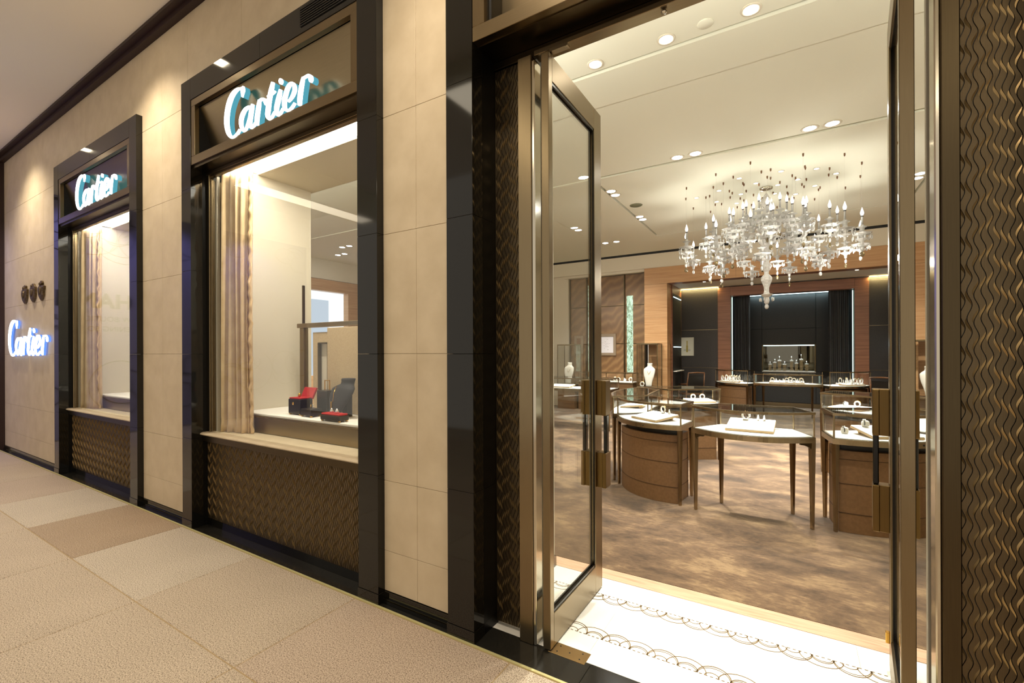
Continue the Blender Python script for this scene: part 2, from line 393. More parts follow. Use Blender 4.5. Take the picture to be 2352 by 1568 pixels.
# ------------------------------------------------------------------ facade wall: backing, stone panels, base
ZT = 4.485
WX1 = 4.0
regs = [(-10.5,-7.93,.07,ZT),(-7.93,-5.46,3.845,ZT),(-5.46,-4.53,.07,ZT),(-4.53,-2.09,3.845,ZT),(-2.09,-1.56,.07,ZT),(-1.56,.84,3.845,ZT),(.84,WX1,.07,ZT)]
wf = struct(empty('wall_front'))
bk = MB()
for a,b,c,d in regs: bk.box(a-.06 if c < 1 else a, b+.06 if c < 1 else b, .085, .2, 0 if c < 1 else c, 4.6)
bk.ob('wall_backing', M['joint'], wf)
rows = [.07,.31,.73,1.491,2.207,2.91,3.68,ZT]
vj = [-9.21,-8.57,-7.0,-6.4,-5.03,-4.58,-3.65,-2.74,-1.824,-.9,0,1.76,2.68]
for a,b,c,d in regs:
    xs = [a]+[v for v in vj if a+.1 < v < b-.1]+[b]
    rr = [r for r in rows if c < r < d]
    zs = [c]+rr+[d]
    for i in range(len(xs)-1):
        for j in range(len(zs)-1):
            if zs[j+1]-zs[j] < .02: continue
            MB().cbox(xs[i]+.0009, xs[i+1]-.0009, .05, .085, zs[j]+.0009, zs[j+1]-.0009, .0012).ob('stone_panel', M['lime'], wf)
for k,(a,b) in enumerate(((-10.5,-7.93),(-5.46,-4.53),(-2.09,-1.56),(.84,WX1))):
    bb = MB().box(a, b, .04, .09, 0, .068); bb.box(a,b,.03,.09,0,.03)
    struct(bb.ob('baseboard_%d' % (k+1), M['granite'], None))
# outer ceiling, dark timber trim at wall head, end post and beams
oc = struct(MB().box(-10.9, 4.2, -2.1, .25, 4.56, 4.7).ob('ceiling_outside', M['ceil_out']))
struct(MB().box(-10.9, 4.2, -5.2, -2.1, 4.95, 5.05).ob('ceiling_outside_high', M['ceil_out']))
tr = MB().box(-10.5, 4.2, -.005, .05, 4.485, 4.53); tr.box(-10.5, 4.2, -.06, .05, 4.53, 4.56)
struct(tr.ob('trim_3', M['dark_trim']))
struct(MB().box(-10.62, -10.5, -.03, .1, 0, 4.56).ob('trim_4', M['dark_trim']))
for k, x in enumerate((-8.0, -3.1, 1.6)):
    struct(MB().box(x-.28, x+.28, -5.2, -1.9, 4.40, 4.95).ob('ceiling_beam_%d' % (k+1), M['ceil']))
    lb = thing('cove_light', '%s luminous band light on the corridor ceiling beams' % ('left','middle','right')[k], 'light', (x, -3.55, 4.395)); MB().box(-.2, .2, -1.5, 1.5, 0, .004).ob('diffuser', M['lum'], lb); MB().rail([(-.21,-1.51),(.21,-1.51),(.21,1.51),(-.21,1.51)], .02, -.004, .005).ob('trim', M['white'], lb)
struct(MB().box(-10.9, 4.2, -2.12, -1.98, 4.44, 4.95).ob('ceiling_bulkhead', M['ceil_out']))
# neighbouring shop hoarding at the end of the corridor (seen mirrored in the glass) and the far side of the corridor
struct(MB().box(-10.9, -10.68, -5.2, -.03, 0, 4.95).ob('wall_left', M['ceil_out']))
hd = thing('hoarding', 'lilac grey hoarding with dark looped lines and lettering at the corridor end', 'hoarding', (-10.66, 0, 0))
MB().box(-.012, .012, -5.1, -.1, .02, 4.2).ob('board', M['hoard'], hd)
lp = MB(); rl = random.Random(11)
for zc, zs in ((3.75,.42),(.95,.75)):
    for k in range(22):
        y = -.35-4.6*rl.random(); z = zc+(rl.random()-.5)*zs; ra = .18+.32*rl.random(); rb = ra*(.6+.5*rl.random()); a0 = rl.random()*6; sp = 2.5+2.5*rl.random()
        pts = [(.016, max(-5.05, min(-.15, y+ra*math.cos(a0+sp*i/18))), min(4.15, max(.1, z+rb*math.sin(a0+sp*i/18)))) for i in range(19)]
        lp.tube(pts, .007, 4)
stuff(lp.ob('looped_lines', M['loop'], hd))
def text(body, size, loc, rot, mat, name, parent, ext=.004, bold=0):
    cu = bpy.data.curves.new(name, 'FONT'); cu.body = body; cu.size = size; cu.extrude = ext; cu.align_x = 'CENTER'; cu.offset = bold
    cu.space_character = 1.05
    o = bpy.data.objects.new(name, cu); COL.objects.link(o)
    bpy.context.view_layer.update(); me = bpy.data.meshes.new_from_object(o); bpy.data.objects.remove(o)
    me.materials.clear(); me.materials.append(mat); o = bpy.data.objects.new(name, me); COL.objects.link(o); stuff(o)
    o.location = loc; o.rotation_euler = rot; o.parent = parent; return o
rt = (PI/2, 0, PI/2)
text('CHANEL', .36, (.016, -1.0, 2.33), rt, M['ink_dark'] if 'ink_dark' in M else M['black'], 'lettering', hd, .004, .012)
text('NEW BOUTIQUE', .13, (.016, -1.1, 2.08), rt, M['loop'], 'lettering', hd, .003)
text('OPENING SOON', .13, (.016, -1.1, 1.90), rt, M['loop'], 'lettering', hd, .003)
for k in range(3): lamp('hoarding_light', 'SPOT', (-9.75, -1.0-1.3*k, 4.3), 95, (.42,.42,1), None, (0,.5,0), spot_size=1.7, spot_blend=.8, shadow_soft_size=.03)
# corridor lamps: square recessed fittings in the low ceiling
def corridor_lamp(x, y, label, power=None):
    t = thing('corridor_downlight', label, 'downlight', (x, y, 4.56), 0, 'corridor downlights')
    fr = MB()
    for q in ((-.11,-.07,-.11,.11),(.07,.11,-.11,.11),(-.07,.07,-.11,-.07),(-.07,.07,.07,.11)): fr.box(q[0],q[1],q[2],q[3],-.012,0)
    fr.ob('trim_frame', M['white'], t)
    MB().box(-.07,.07,-.07,.07,-.006,-.002).ob('lens', M['lens_out'], t)
    lamp('corridor_spot', 'SPOT', (0,0,-.05), power or L_COR, WARM, t, (0,0,0), spot_size=2.1, spot_blend=1.0, shadow_soft_size=.07)
corridor_lamp(-5.1, -.58, 'square corridor downlight above the nearer display window')
corridor_lamp(-9.0, -.58, 'square corridor downlight at the far left end')
corridor_lamp(-1.3, -.75, 'square corridor downlight beside the shop entrance')
corridor_lamp(2.4, -.75, 'square corridor downlight right of the shop entrance')

# ------------------------------------------------------------------ wave-carved bronze panel
def wave_panel(x0, x1, z0, z1, yb, parent, w=.0172, P=.092):
    b = MB(); cr = MB(); ncol = int(round((x1-x0)/w)); w = (x1-x0)/ncol; nz = int((z1-z0)/P*10); A = w*.38; g = .0009
    def phase(i):                       # zigzag phase, three columns one way, three back
        q = i % 6; return (q if q < 3 else 6-q)*.95+(i//6)*.2
    def edge(i, z):
        if i <= 0 or i >= ncol: return x0+i*w
        return x0+i*w+A*math.sin(2*PI*z/P+phase(i))
    for i in range(ncol):
        vs = []
        for j in range(nz+1):
            z = z0+(z1-z0)*j/nz; xa = edge(i,z)+g; xb = edge(i+1,z)-g
            vs += [(xa, yb, z), (xa+.0006, yb-.0030, z), (xb-.0006, yb-.0042, z), (xb, yb, z)]
        fs = []
        for j in range(nz):
            for q in range(3): fs.append((j*4+q, j*4+q+1, (j+1)*4+q+1, (j+1)*4+q))
        b.add(vs, fs)
        if i == ncol-1: continue
        th0 = PI if (i+1) % 6 < 3 else 0.0            # crescents on one flank of every wave, highlight painted as lighter metal
        k0 = int(((z0-z0)/P)); 
        for k in range(-1, int((z1-z0)/P)+2):
            zc = P*(th0-phase(i+1))/(2*PI)+P*(k+int(z0/P)); za, zb = zc-.27*P, zc+.27*P
            if za < z0+.002 or zb > z1-.002: continue
            vs = []
            for j in range(9):
                s_ = math.sin(PI*j/8); z = za+(zb-za)*j/8; xr = edge(i+1,z)-g-.0006
                vs += [(xr-.0058*s_-.0003, yb-.0040, z), (xr, yb-.0043-.0032*s_, z), (xr+.0006, yb-.001, z)]
            fs = []
            for j in range(8):
                for q in range(2): fs.append((j*3+q, j*3+q+1, (j+1)*3+q+1, (j+1)*3+q))
            cr.add(vs, fs)
    stuff(b.ob('wave_relief', M['wave'], parent)); stuff(cr.ob('highlit_crescents', M['crescent'], parent))
    MB().box(x0, x1, yb, yb+.02, z0, z1).ob('backing_plate', M['black'], parent)

# ------------------------------------------------------------------ script lettering
GL = {"C":[[[[0.271,0.355],[0.246,0.336],[0.248,0.308],[0.259,0.275]],[[0.288,0.349],[0.301,0.315],[0.286,0.294],[0.269,0.272]]],[[[0.276,0.349],[0.241,0.356],[0.195,0.367],[0.136,0.365],[0.085,0.345],[0.044,0.307],[0.017,0.257],[0.001,0.2],[-0.001,0.138],[0.017,0.079],[0.05,0.031],[0.108,-0.008],[0.173,-0.012],[0.214,0.006],[0.243,0.029]],[[0.284,0.332],[0.249,0.335],[0.216,0.341],[0.182,0.329],[0.148,0.308],[0.118,0.273],[0.093,0.228],[0.079,0.176],[0.077,0.12],[0.088,0.07],[0.104,0.034],[0.121,0.015],[0.147,0.013],[0.185,0.025],[0.217,0.044]]]],"a":[[[[0.37,0.18],[0.337,0.186],[0.287,0.182],[0.24,0.154],[0.218,0.114],[0.222,0.063],[0.25,0.022],[0.298,-0.005],[0.332,0.014],[0.361,0.044],[0.387,0.083]],[[0.379,0.163],[0.358,0.161],[0.326,0.154],[0.295,0.127],[0.277,0.095],[0.277,0.053],[0.288,0.023],[0.285,0.016],[0.303,0.029],[0.325,0.06],[0.348,0.099]]],[[[0.389,0.186],[0.362,0.151],[0.347,0.106],[0.34,0.061],[0.351,0.022],[0.399,-0.008],[0.433,0.006],[0.456,0.027]],[[0.425,0.172],[0.42,0.129],[0.408,0.085],[0.397,0.045],[0.396,0.018],[0.392,0.012],[0.408,0.021],[0.432,0.04]]]],"r":[[[[0.48,0.191],[0.456,0.15],[0.441,0.103],[0.43,0.056],[0.437,0.014]],[[0.512,0.179],[0.513,0.13],[0.501,0.082],[0.491,0.038],[0.486,0.002]]],[[[0.505,0.167],[0.532,0.17],[0.544,0.164],[0.551,0.146],[0.568,0.125]],[[0.486,0.188],[0.522,0.192],[0.574,0.176],[0.603,0.14],[0.59,0.12]]]],"t":[[[[0.65,0.269],[0.622,0.231],[0.601,0.186],[0.585,0.139],[0.575,0.091],[0.57,0.053],[0.588,0.02],[0.634,-0.006],[0.671,0.011],[0.702,0.035]],[[0.686,0.254],[0.677,0.207],[0.66,0.162],[0.646,0.117],[0.637,0.07],[0.628,0.039],[0.63,0.02],[0.621,0.016],[0.646,0.027],[0.678,0.05]]],[[[0.608,0.168],[0.645,0.17],[0.684,0.175],[0.701,0.185]],[[0.593,0.184],[0.625,0.19],[0.661,0.199],[0.693,0.194]]]],"i":[[[[0.745,0.188],[0.715,0.149],[0.695,0.109],[0.682,0.068],[0.69,0.028],[0.737,-0.007],[0.773,0.008],[0.801,0.033]],[[0.777,0.174],[0.769,0.126],[0.752,0.085],[0.737,0.049],[0.736,0.024],[0.733,0.014],[0.749,0.024],[0.778,0.046]]],[[[0.753,0.26],[0.741,0.255],[0.738,0.246],[0.741,0.235],[0.753,0.221]],[[0.777,0.252],[0.789,0.239],[0.792,0.229],[0.789,0.22],[0.777,0.213]]]],"e":[[[[0.857,0.062],[0.886,0.069],[0.922,0.086],[0.947,0.116],[0.944,0.153],[0.912,0.188],[0.861,0.198],[0.82,0.177],[0.793,0.137],[0.776,0.098],[0.78,0.054],[0.808,0.014],[0.863,-0.006],[0.903,0.007],[0.939,0.031]],[[0.84,0.077],[0.863,0.086],[0.885,0.107],[0.901,0.134],[0.9,0.16],[0.896,0.174],[0.89,0.171],[0.867,0.15],[0.846,0.113],[0.833,0.078],[0.831,0.044],[0.838,0.025],[0.851,0.016],[0.88,0.024],[0.918,0.045]]]],"R":[[[[1.007,0.19],[0.98,0.148],[0.965,0.105],[0.955,0.059],[0.958,0.013]],[[1.037,0.177],[1.028,0.128],[1.017,0.085],[1.009,0.041],[1.001,-0.0]]],[[[1.023,0.169],[1.056,0.17],[1.081,0.168],[1.083,0.164],[1.076,0.158],[1.08,0.145],[1.092,0.129]],[[1.01,0.188],[1.043,0.189],[1.078,0.189],[1.118,0.169],[1.13,0.143],[1.126,0.13],[1.114,0.122]]]]}
def smooth(pts, n=3):
    out = []
    for i in range(len(pts)-1):
        p0 = Vector(pts[max(0,i-1)]); p1 = Vector(pts[i]); p2 = Vector(pts[i+1]); p3 = Vector(pts[min(len(pts)-1,i+2)])
        for k in range(n):
            t = k/n; out.append(tuple(.5*((2*p1)+(p2-p0)*t+(2*p0-5*p1+4*p2-p3)*t*t+(3*p1-p0-3*p2+p3)*t*t*t)))
    return out+[pts[-1]]
def shop_sign(x, y, z, sx, sz, label, side, back):
    s = thing('shop_sign', label, 'sign', (x, y, z), 0)
    for ch, sts in GL.items():
        fb, sb = MB(), MB()
        for L, Rr in sts:
            L, Rr = ([((a+c)/2+(a-c)*.38, (b+d)/2+(b-d)*.38) for (a,b),(c,d) in zip(L,Rr)], [((a+c)/2-(a-c)*.38, (b+d)/2-(b-d)*.38) for (a,b),(c,d) in zip(L,Rr)])
            Ls = [(a*sx, b*sz) for a,b in smooth(L)]; Rs = [(a*sx, b*sz) for a,b in smooth(Rr)]
            fb.strip(Ls, Rs, 0, .012); sb.strip(Ls, Rs, .012, back)
        lt = fb.ob('letter', M['sign'], s); sb.ob('letter_return', side, lt)
    return s

# ------------------------------------------------------------------ shop windows
def shop_window(n, dx, w):
    X0, X1 = -4.53+dx, -2.09+dx+w        # granite surround outer
    a, b = X0+.165, X1-.172              # clear opening between jambs
    win = struct(empty('window_%d' % n))
    g = M['granite']
    for xa, xb in ((X0, a), (b, X1)):
        zz = [0,.064,.766,1.49,2.208,2.91,3.845]
        for k in range(len(zz)-1):
            e = .004 if k == 0 else 0
            MB().cbox(xa-e, xb+e, -e, .09, zz[k]+.0006, zz[k+1]-.0006, .001).ob('granite_block', g, win)
    m = (a+b)/2
    for xa, xb in ((a, m), (m, b)): MB().cbox(xa+.0006, xb-.0006, 0, .12, 3.66, 3.845, .001).ob('granite_block', g, win)
    if n == 1:
        gr = MB()
        for k in range(8): gr.box(b-.56, b-.02, -.006, .0, 3.70+k*.016, 3.708+k*.016)
        gr.ob('air_grille', M['black'], win)
    for xa, xb in ((a-.02, a), (b, b+.02)): MB().box(xa, xb, .09, .32, 0, 3.66).ob('granite_reveal', M['reveal'], win)
    # sign box: bronze frame, tilted back panel, black cheeks
    fr = MB()
    fr.cbox(a, b, .004, .04, 3.60, 3.66, .002); fr.cbox(a, b, .004, .16, 3.105, 3.175, .002)
    fr.ob('sign_box_rail', M['bronze_h'], win)
    for xa, xb in ((a, a+.065), (b-.062, b)): MB().cbox(xa, xb, .004, .04, 3.175, 3.60, .002).ob('sign_box_stile', M['bronze'], win)
    pn = MB().add([(a+.065,.045,3.60),(b-.062,.045,3.60),(b-.062,.165,3.17),(a+.065,.165,3.17),(a+.065,.06,3.62),(b-.062,.06,3.62),(b-.062,.18,3.17),(a+.065,.18,3.17)],
                  [(0,1,2,3),(7,6,5,4),(0,4,5,1),(2,6,7,3),(1,5,6,2),(0,3,7,4)])
    pn.ob('sign_back_panel', M['bronze_h'], win)
    for xa in (a+.05, b-.065): MB().box(xa, xa+.015, .04, .19, 3.17, 3.61).ob('sign_box_cheek', M['black'], win)
    MB().box(a, b, .19, .2, 3.1, 3.7).ob('sign_box_back', M['black'], win)
    # soffit and glazing frame
    MB().box(a, b, .02, .2, 3.08, 3.105).ob('soffit', M['bronze_dark'], win)
    yg = .135
    hd_ = MB(); hd_.cbox(a, b, yg-.015, yg+.02, 3.05, 3.08, .002); hd_.cbox(a, b, yg-.005, yg+.03, 3.035, 3.05, .002); hd_.ob('glazing_head', M['bronze_h'], win)
    for xa, xb, i in ((a, a+.045, .0), (b-.045, b, 0)):
        MB().cbox(xa, xb, yg-.012, yg+.03, .80, 3.05, .002).ob('glazing_stile', M['bronze'], win)
    MB().cbox(a+.045, a+.06, yg+.0, .25, .80, 3.01, .002).ob('glazing_return', M['bronze'], win)
    MB().box(a+.061, a+.084, .168, .192, .812, 3.045).ob('display_edge', M['white'], win)
    MB().box(a+.05, b-.05, yg-.004, yg+.006, .81, 3.045).ob('glass_pane', M['glass'], win)
    # sill with rounded nose
    prof = [(.31,.788),(.078,.788),(.068,.792),(.064,.800),(.070,.808),(.085,.812),(.31,.812)]
    s = MB(); vs = [(a+.001,y,z) for y,z in prof]+[(b-.001,y,z) for y,z in prof]; k = len(prof)
    s.add(vs, [tuple(range(k)), tuple(range(2*k-1,k-1,-1))]+[(i,(i+1)%k,k+(i+1)%k,k+i) for i in range(k)])
    s.ob('window_sill', M['lime'], win)
    lo = MB().cbox(a, b, .085, .2, .735, .787, .002).ob('under_sill_rail', M['bronze_dark'], win)
    wave_panel(a, b, .06, .735, .128, win)
    MB().box(a, b, .122, .2, 0, .06).ob('granite_plinth', g, win)
    # display box behind the glass
    MB().box(a+.205-.03, a+.205, .25, 1.0, .81, 3.13).ob('display_cheek', M['cream'], win)
    MB().box(b-.02, b+.03, .15, 1.0, .81, 3.13).ob('display_cheek', M['cream'], win)
    MB().box(a-.2, a+.05, .25, .27, .81, 3.13).ob('display_cheek', M['cream'], win)
    MB().box(a-.2, b+.05, .46, 1.02, 3.13, 3.2).ob('display_ceiling', M['cream'], win)
    MB().box(a-.2, b+.05, .2, .46, 3.19, 3.2).ob('display_ceiling', M['cream'], win)
    MB().box(a+.19, b-.02, .24, .45, 3.145, 3.15).ob('light_slot', M['slot'], win)
    MB().box(a-.2, b+.05, .2, 1.02, 0, .81).ob('display_base', M['cream'], win)
    lamp('window_area', 'AREA', ((a+b)/2, .20, 3.10), L_WIN, (1,.91,.76), win, (.12,0,0), shape='RECTANGLE', size=b-a-.2, size_y=.06)
    p = thing('display_platform', ('bronze fronted display platform with white top in the %s shop window' % ('nearer' if n == 1 else 'farther')), 'platform', ((a+b)/2, .65, .812))
    h = (b-a)/2
    MB().cbox(-h+.21, h-.025, -.335, .34, 0, .13, .003).ob('plinth', M['bronze_h'], p)
    MB().cbox(-h+.208, h-.024, -.345, .34, .13, .148, .003).ob('edge_band', M['bronze'], p)
    MB().cbox(-h+.21, h-.026, -.34, .335, .148, .168, .004).ob('top', M['pad'], p)
    # gold satin curtain: folds at the left, gathered ruffle on its free edge
    def curtain(xa, xb, yc, flip, label):
        c = thing('satin_curtain', label, 'curtain', (xa, yc, .815))
        wd = abs(xb-xa); sg = 1 if xb > xa else -1; nx, nz = 70, 34; H = 2.28
        vs = []; fs = []; rr = random.Random(3)
        for j in range(nz+1):
            z = H*j/nz; u = j/nz
            for i in range(nx+1):
                s_ = i/nx
                ph = s_*4.6*2*PI+.35*math.sin(3*u+1.3*s_*5)
                amp = .036*(1-.25*u)
                y = amp*math.sin(ph)+.009*math.sin(2.3*ph+2*u)+.07*s_
                x = sg*(s_*wd*(1-.05*math.sin(PI*u)*s_))+.006*math.cos(ph)
                if u < .06: y += .012*math.sin(9*ph)*(1-u/.06)
                vs.append((x, y, z))
        for j in range(nz):
            for i in range(nx):
                q = j*(nx+1)+i; fs.append((q, q+1, q+nx+2, q+nx+1))
        mb = MB().add(vs, fs, True); o = mb.ob('drape', M['satin'], c)
        md = o.modifiers.new('cloth_thickness', 'SOLIDIFY'); md.thickness = .002
        vs = []; fs = []; nz = 150
        for j in range(nz+1):
            z = H*j/nz; k1 = .6*math.sin(j*.95)+.5*math.sin(j*.43+1)+.4*math.sin(j*.21); k2 = math.sin(j*.61+2)
            xe = sg*(wd*(1-.05*math.sin(PI*j/nz)))-sg*.01
            for i in range(5):
                s_ = i/4
                vs.append((xe+sg*(.004+.042*s_)+.004*k2*s_, .07+.014*k1*s_*(1-.3*s_)-.02*math.sin(PI*s_)-.015*s_, z+.004*k1*s_))
        for j in range(nz):
            for i in range(4):
                q = j*5+i; fs.append((q, q+1, q+6, q+5))
        o = MB().add(vs, fs, True).ob('ruffle', M['satin_edge'], c)
        md = o.modifiers.new('cloth_thickness', 'SOLIDIFY'); md.thickness = .0025
    which = 'nearer' if n == 1 else 'farther'
    curtain(a+.09, a+.45, .2, 0, 'gold satin curtain at the left of the %s shop window' % which)
    curtain(b-.06, b-.075, .2, 1, 'gathered gold satin curtain edge at the right of the %s shop window' % which)
    return win
shop_window(1, 0, 0)
shop_window(2, -3.40, .03)
shop_sign(-3.823, 0.0, 3.175, 1.0, 1.0, 'glowing white script sign over the nearer shop window', M['sign_side'], .05)
shop_sign(-7.17, 0.0, 3.172, 1.08, 1.06, 'glowing white script sign over the farther shop window', M['sign_side'], .05)
shop_sign(-10.06, 0.0, 1.475, 1.655, 1.43, 'large glowing script sign on the stone wall at far left', M['sign_side_blue'], .035)
lamp('sign_halo', 'AREA', (-9.25, .045, 1.72), 5, (.25,.35,1), None, (-PI/2,0,0), shape='RECTANGLE', size=1.9, size_y=.5)
# three crests
def crest(x, kind, label):
    c = thing('crest', label, 'crest', (x, .05, 2.21), 0)
    b = MB()
    if kind == 0: pl = [(-.0,0),(.06,.03),(.10,.08),(.115,.16),(.12,.20),(.085,.215),(.05,.22),(.055,.25),(.02,.262),(0,.268)]
    elif kind == 1: pl = [(0,0),(.05,.025),(.095,.06),(.11,.11),(.11,.17),(.105,.205),(.07,.225),(.045,.25),(0,.262)]
    else: pl = [(0,0),(.05,.03),(.09,.07),(.085,.12),(.11,.155),(.125,.19),(.075,.205),(.03,.21),(.045,.24),(.025,.265),(0,.27)]
    n_ = len(pl); full = pl+[(-x_,z) for x_,z in reversed(pl[1:-1])]
    k = len(full); vs = [(x_,0,z) for x_,z in full]+[(x_,-.022,z) for x_,z in full]+[(x_*.75,-.034,.13+(z-.13)*.78) for x_,z in full]
    fs = [tuple(range(k)), tuple(range(3*k-1,2*k-1,-1))]
    for q in (0,k): fs += [(q+i,q+(i+1)%k,q+k+(i+1)%k,q+k+i) for i in range(k)]
    b.add(vs, fs); b.ob('shield', M['crest'], c)
    d = MB(); d.ellip((0,-.036,.13), .045, .016, .055, 10, 6); d.ellip((0,-.030,.225), .028, .014, .022, 8, 6)
    for q in (-.055,.055): d.ellip((q,-.033,.15), .014, .01, .03, 6, 5)
    d.ob('relief', M['crest'], c)
crest(-9.346, 0, 'leftmost of the three bronze crests above the large wall sign')
crest(-8.96, 1, 'middle of the three bronze crests above the large wall sign')
crest(-8.59, 2, 'rightmost of the three bronze crests above the large wall sign')

# ------------------------------------------------------------------ entrance surround
en = struct(empty('wall_entrance'))
g = M['granite']
for xa, xb in ((-1.56,-1.388),(.665,.84)):
    zz = [0,.062,.773,1.49,2.208,2.91,3.845]
    for k in range(len(zz)-1):
        e = .004 if k == 0 else 0
        MB().cbox(xa-e, xb+e, -e, .09, zz[k]+.0006, zz[k+1]-.0006, .001).ob('granite_block', g, en)
for xa, xb in ((-1.41,-1.388),(.665,.69)):
    zz = [0,.062,.773,1.49,2.208,3.66]
    for k in range(len(zz)-1): MB().box(xa, xb, .09, .23, zz[k]+.0005, zz[k+1]-.0005).ob('granite_block', M['reveal'], en)
for xa, xb in ((-1.388,-.36),(-.36,.665)): MB().cbox(xa, xb, 0, .12, 3.66, 3.845, .001).ob('granite_block', g, en)
fr = MB(); fr.cbox(-1.388, .665, .004, .05, 3.59, 3.66, .002); fr.cbox(-1.388, .665, .004, .06, 3.09, 3.165, .002); fr.ob('sign_box_rail', M['bronze_h'], en)
for xa, xb in ((-1.388,-1.315),(.595,.665)): MB().cbox(xa, xb, .004, .05, 3.165, 3.59, .002).ob('sign_box_stile', M['bronze'], en)
MB().box(-1.30, .58, .15, .17, 3.1, 3.66).ob('sign_back_panel', M['bronze_h'], en)
for xa in (-1.315,.58): MB().box(xa, xa+.015, .05, .17, 3.12, 3.6).ob('sign_box_cheek', M['black'], en)
MB().box(-1.388, .665, .05, .25, 3.085, 3.10).ob('soffit', M['bronze_dark'], en)
MB().cbox(-1.388, .665, .2, .27, 3.045, 3.085, .002).ob('header_rail', M['bronze_dark'], en)
MB().cbox(-1.12, .42, .17, .24, 3.02, 3.046, .002).ob('door_head', M['bronze_h'], en)
MB().box(-1.03, -.93, .168, .2, 3.008, 3.022).ob('pivot_plate', M['steel'], en)
MB().lathe([(0,0),(.012,.0),(.014,.006),(.009,.01),(0,.012)], 12, (-.475,.2,3.005)).ob('door_stop_pin', M['steel'], en)
wave_panel(-1.388, -1.205, .02, 3.04, .215, en); wave_panel(.478, .665, .0, 3.04, .215, en)
MB().cbox(-1.205, -1.126, .15, .25, 0, 3.02, .003).ob('door_jamb', M['bronze'], en)
MB().cbox(-1.126, -1.108, .155, .25, 0, 2.99, .004).ob('jamb_bead', M['steel'], en)
MB().cbox(.430, .478, .15, .25, 0, 3.06, .003).ob('door_jamb', M['bronze_dark'], en)
MB().cbox(.414, .430, .155, .25, 0, 3.06, .004).ob('jamb_bead', M['steel'], en)
MB().box(-1.41,-1.10,.235,.26,0,3.1).ob('jamb_lining', M['cream'], en); MB().box(.41,.69,.235,.26,0,3.1).ob('jamb_lining', M['cream'], en)
MB().box(-1.388, .665, .2, .26, 3.085, 3.95).ob('lintel_lining', M['cream'], en)
MB().box(-1.47, -1.42, .2, 1.0, 0, 3.95).ob('vestibule_cheek', M['cream'], en); MB().box(.82, .87, .2, 1.0, 0, 3.95).ob('vestibule_cheek', M['cream'], en)
bb = MB().box(-1.42,-1.405,.26,1.0,0,.07); bb.ob('vestibule_base', M['bronze_dark'], en)

# ------------------------------------------------------------------ glass doors (local: hinge at origin, leaf along +y, faces at x=-.041..0)
def door(n, loc, rz, side):
    d = struct(empty('door_%d' % n, loc, rz)); Ht, Ln, th = 3.0, .735, .041
    sw = .042
    MB().cbox(-th, 0, 0, sw, .008, Ht, .002).ob('hinge_stile', M['bronze'], d)
    MB().cbox(-th, 0, Ln-.115, Ln, .008, Ht, .002).ob('lock_stile', M['bronze'], d)
    MB().cbox(-th, 0, sw, Ln-.115, .008, .175, .002).ob('bottom_rail', M['bronze_h'], d)
    MB().cbox(-th, 0, sw, Ln-.115, Ht-.13, Ht, .002).ob('top_rail', M['bronze_h'], d)
    bd = MB()
    for x in (-.012,-.029-.004):
        bd.box(x, x+.008, sw, sw+.008, .175, Ht-.13); bd.box(x, x+.008, Ln-.123, Ln-.115, .175, Ht-.13)
        bd.box(x, x+.008, sw, Ln-.115, .175, .19); bd.box(x, x+.008, sw, Ln-.115, Ht-.145, Ht-.13)
    bd.ob('glazing_bead', M['blackbar'], d)
    MB().box(-.026, -.015, sw-.004, Ln-.11, .17, Ht-.125).ob('glass_pane', M['glass'], d)
    for sx in (1,-1):
        h = empty('pull_handle', (0 if sx > 0 else -th, Ln-.055, .66), 0, d)
        for z0, z1 in ((0,.215),(.445,.66)):
            b = MB(); b.cbox(min(0,sx*.04), max(0,sx*.04), -.035, .035, z0, z1, .002)
            b.cbox(min(sx*.036,sx*.062), max(sx*.036,sx*.062), -.044, .044, z0, z1, .003)
            b.ob('bronze_block', M['bronze_hd'], h)
        MB().cbox(min(sx*.038,sx*.060), max(sx*.038,sx*.060), -.02, .02, .215, .445, .004).ob('black_grip', M['blackbar'], h)
    return d
door(1, (-1.025, .148, 0), 0, 1)
d2 = door(2, (.364, .15, 0), -.10, -1)
MB().cbox(-.056,-.041,.70,.725,.125,.175,.002).ob('flush_bolt', M['gold'], d2); MB().cbox(0,.015,.70,.725,.125,.175,.002).ob('flush_bolt', M['gold'], d2)
# ------------------------------------------------------------------ store shell
ZC = 3.95
cs = struct(empty('ceiling_store'))
def plate(x0,x1,y0,y1,z=ZC): MB().box(x0,x1,y0,y1,z,z+.06).ob('ceiling_panel', M['ceil'], cs)
plate(-10.5, 4.6, .26, 1.90); plate(-10.5, 4.6, 1.95, 2.48); plate(-10.5, 4.6, 2.48, 4.25, ZC+.012)  # small step put in for a shadow edge across the ceiling
xl, xr, yf, ybk = -2.40, 1.66, 4.25, 7.93
plate(-10.5, xl-.02, yf+.0, 9.47); plate(xr+.02, 4.6, yf+.0, 9.47)
plate(xl-.02, xr+.02, ybk+.04, 9.47); plate(xl+.02, xr-.02, yf+.045, ybk)
MB().box(-10.5, 4.6, .26, 9.5, ZC+.10, ZC+.2).ob('ceiling_void', M['cream'], cs)
wb = struct(empty('wall_back'))
MB().box(-10.5, 4.6, 9.5, 9.7, 3.555, 3.90).ob('frieze', M['white'], wb)
MB().box(-10.5, 4.6, 9.52, 9.7, 3.90, 4.0).ob('shadow_gap', M['black'], wb)
MB().box(-5.3, -3.09, 9.55, 9.8, 3.49, 3.555).ob('header_strip', M['white'], wb)
MB().box(-10.5, -5.2, 9.6, 9.8, 0, 3.56).ob('plaster_pier', M['white'], wb)
MB().box(2.5, 4.6, 9.6, 9.8, 0, 3.56).ob('plaster_pier', M['white'], wb)
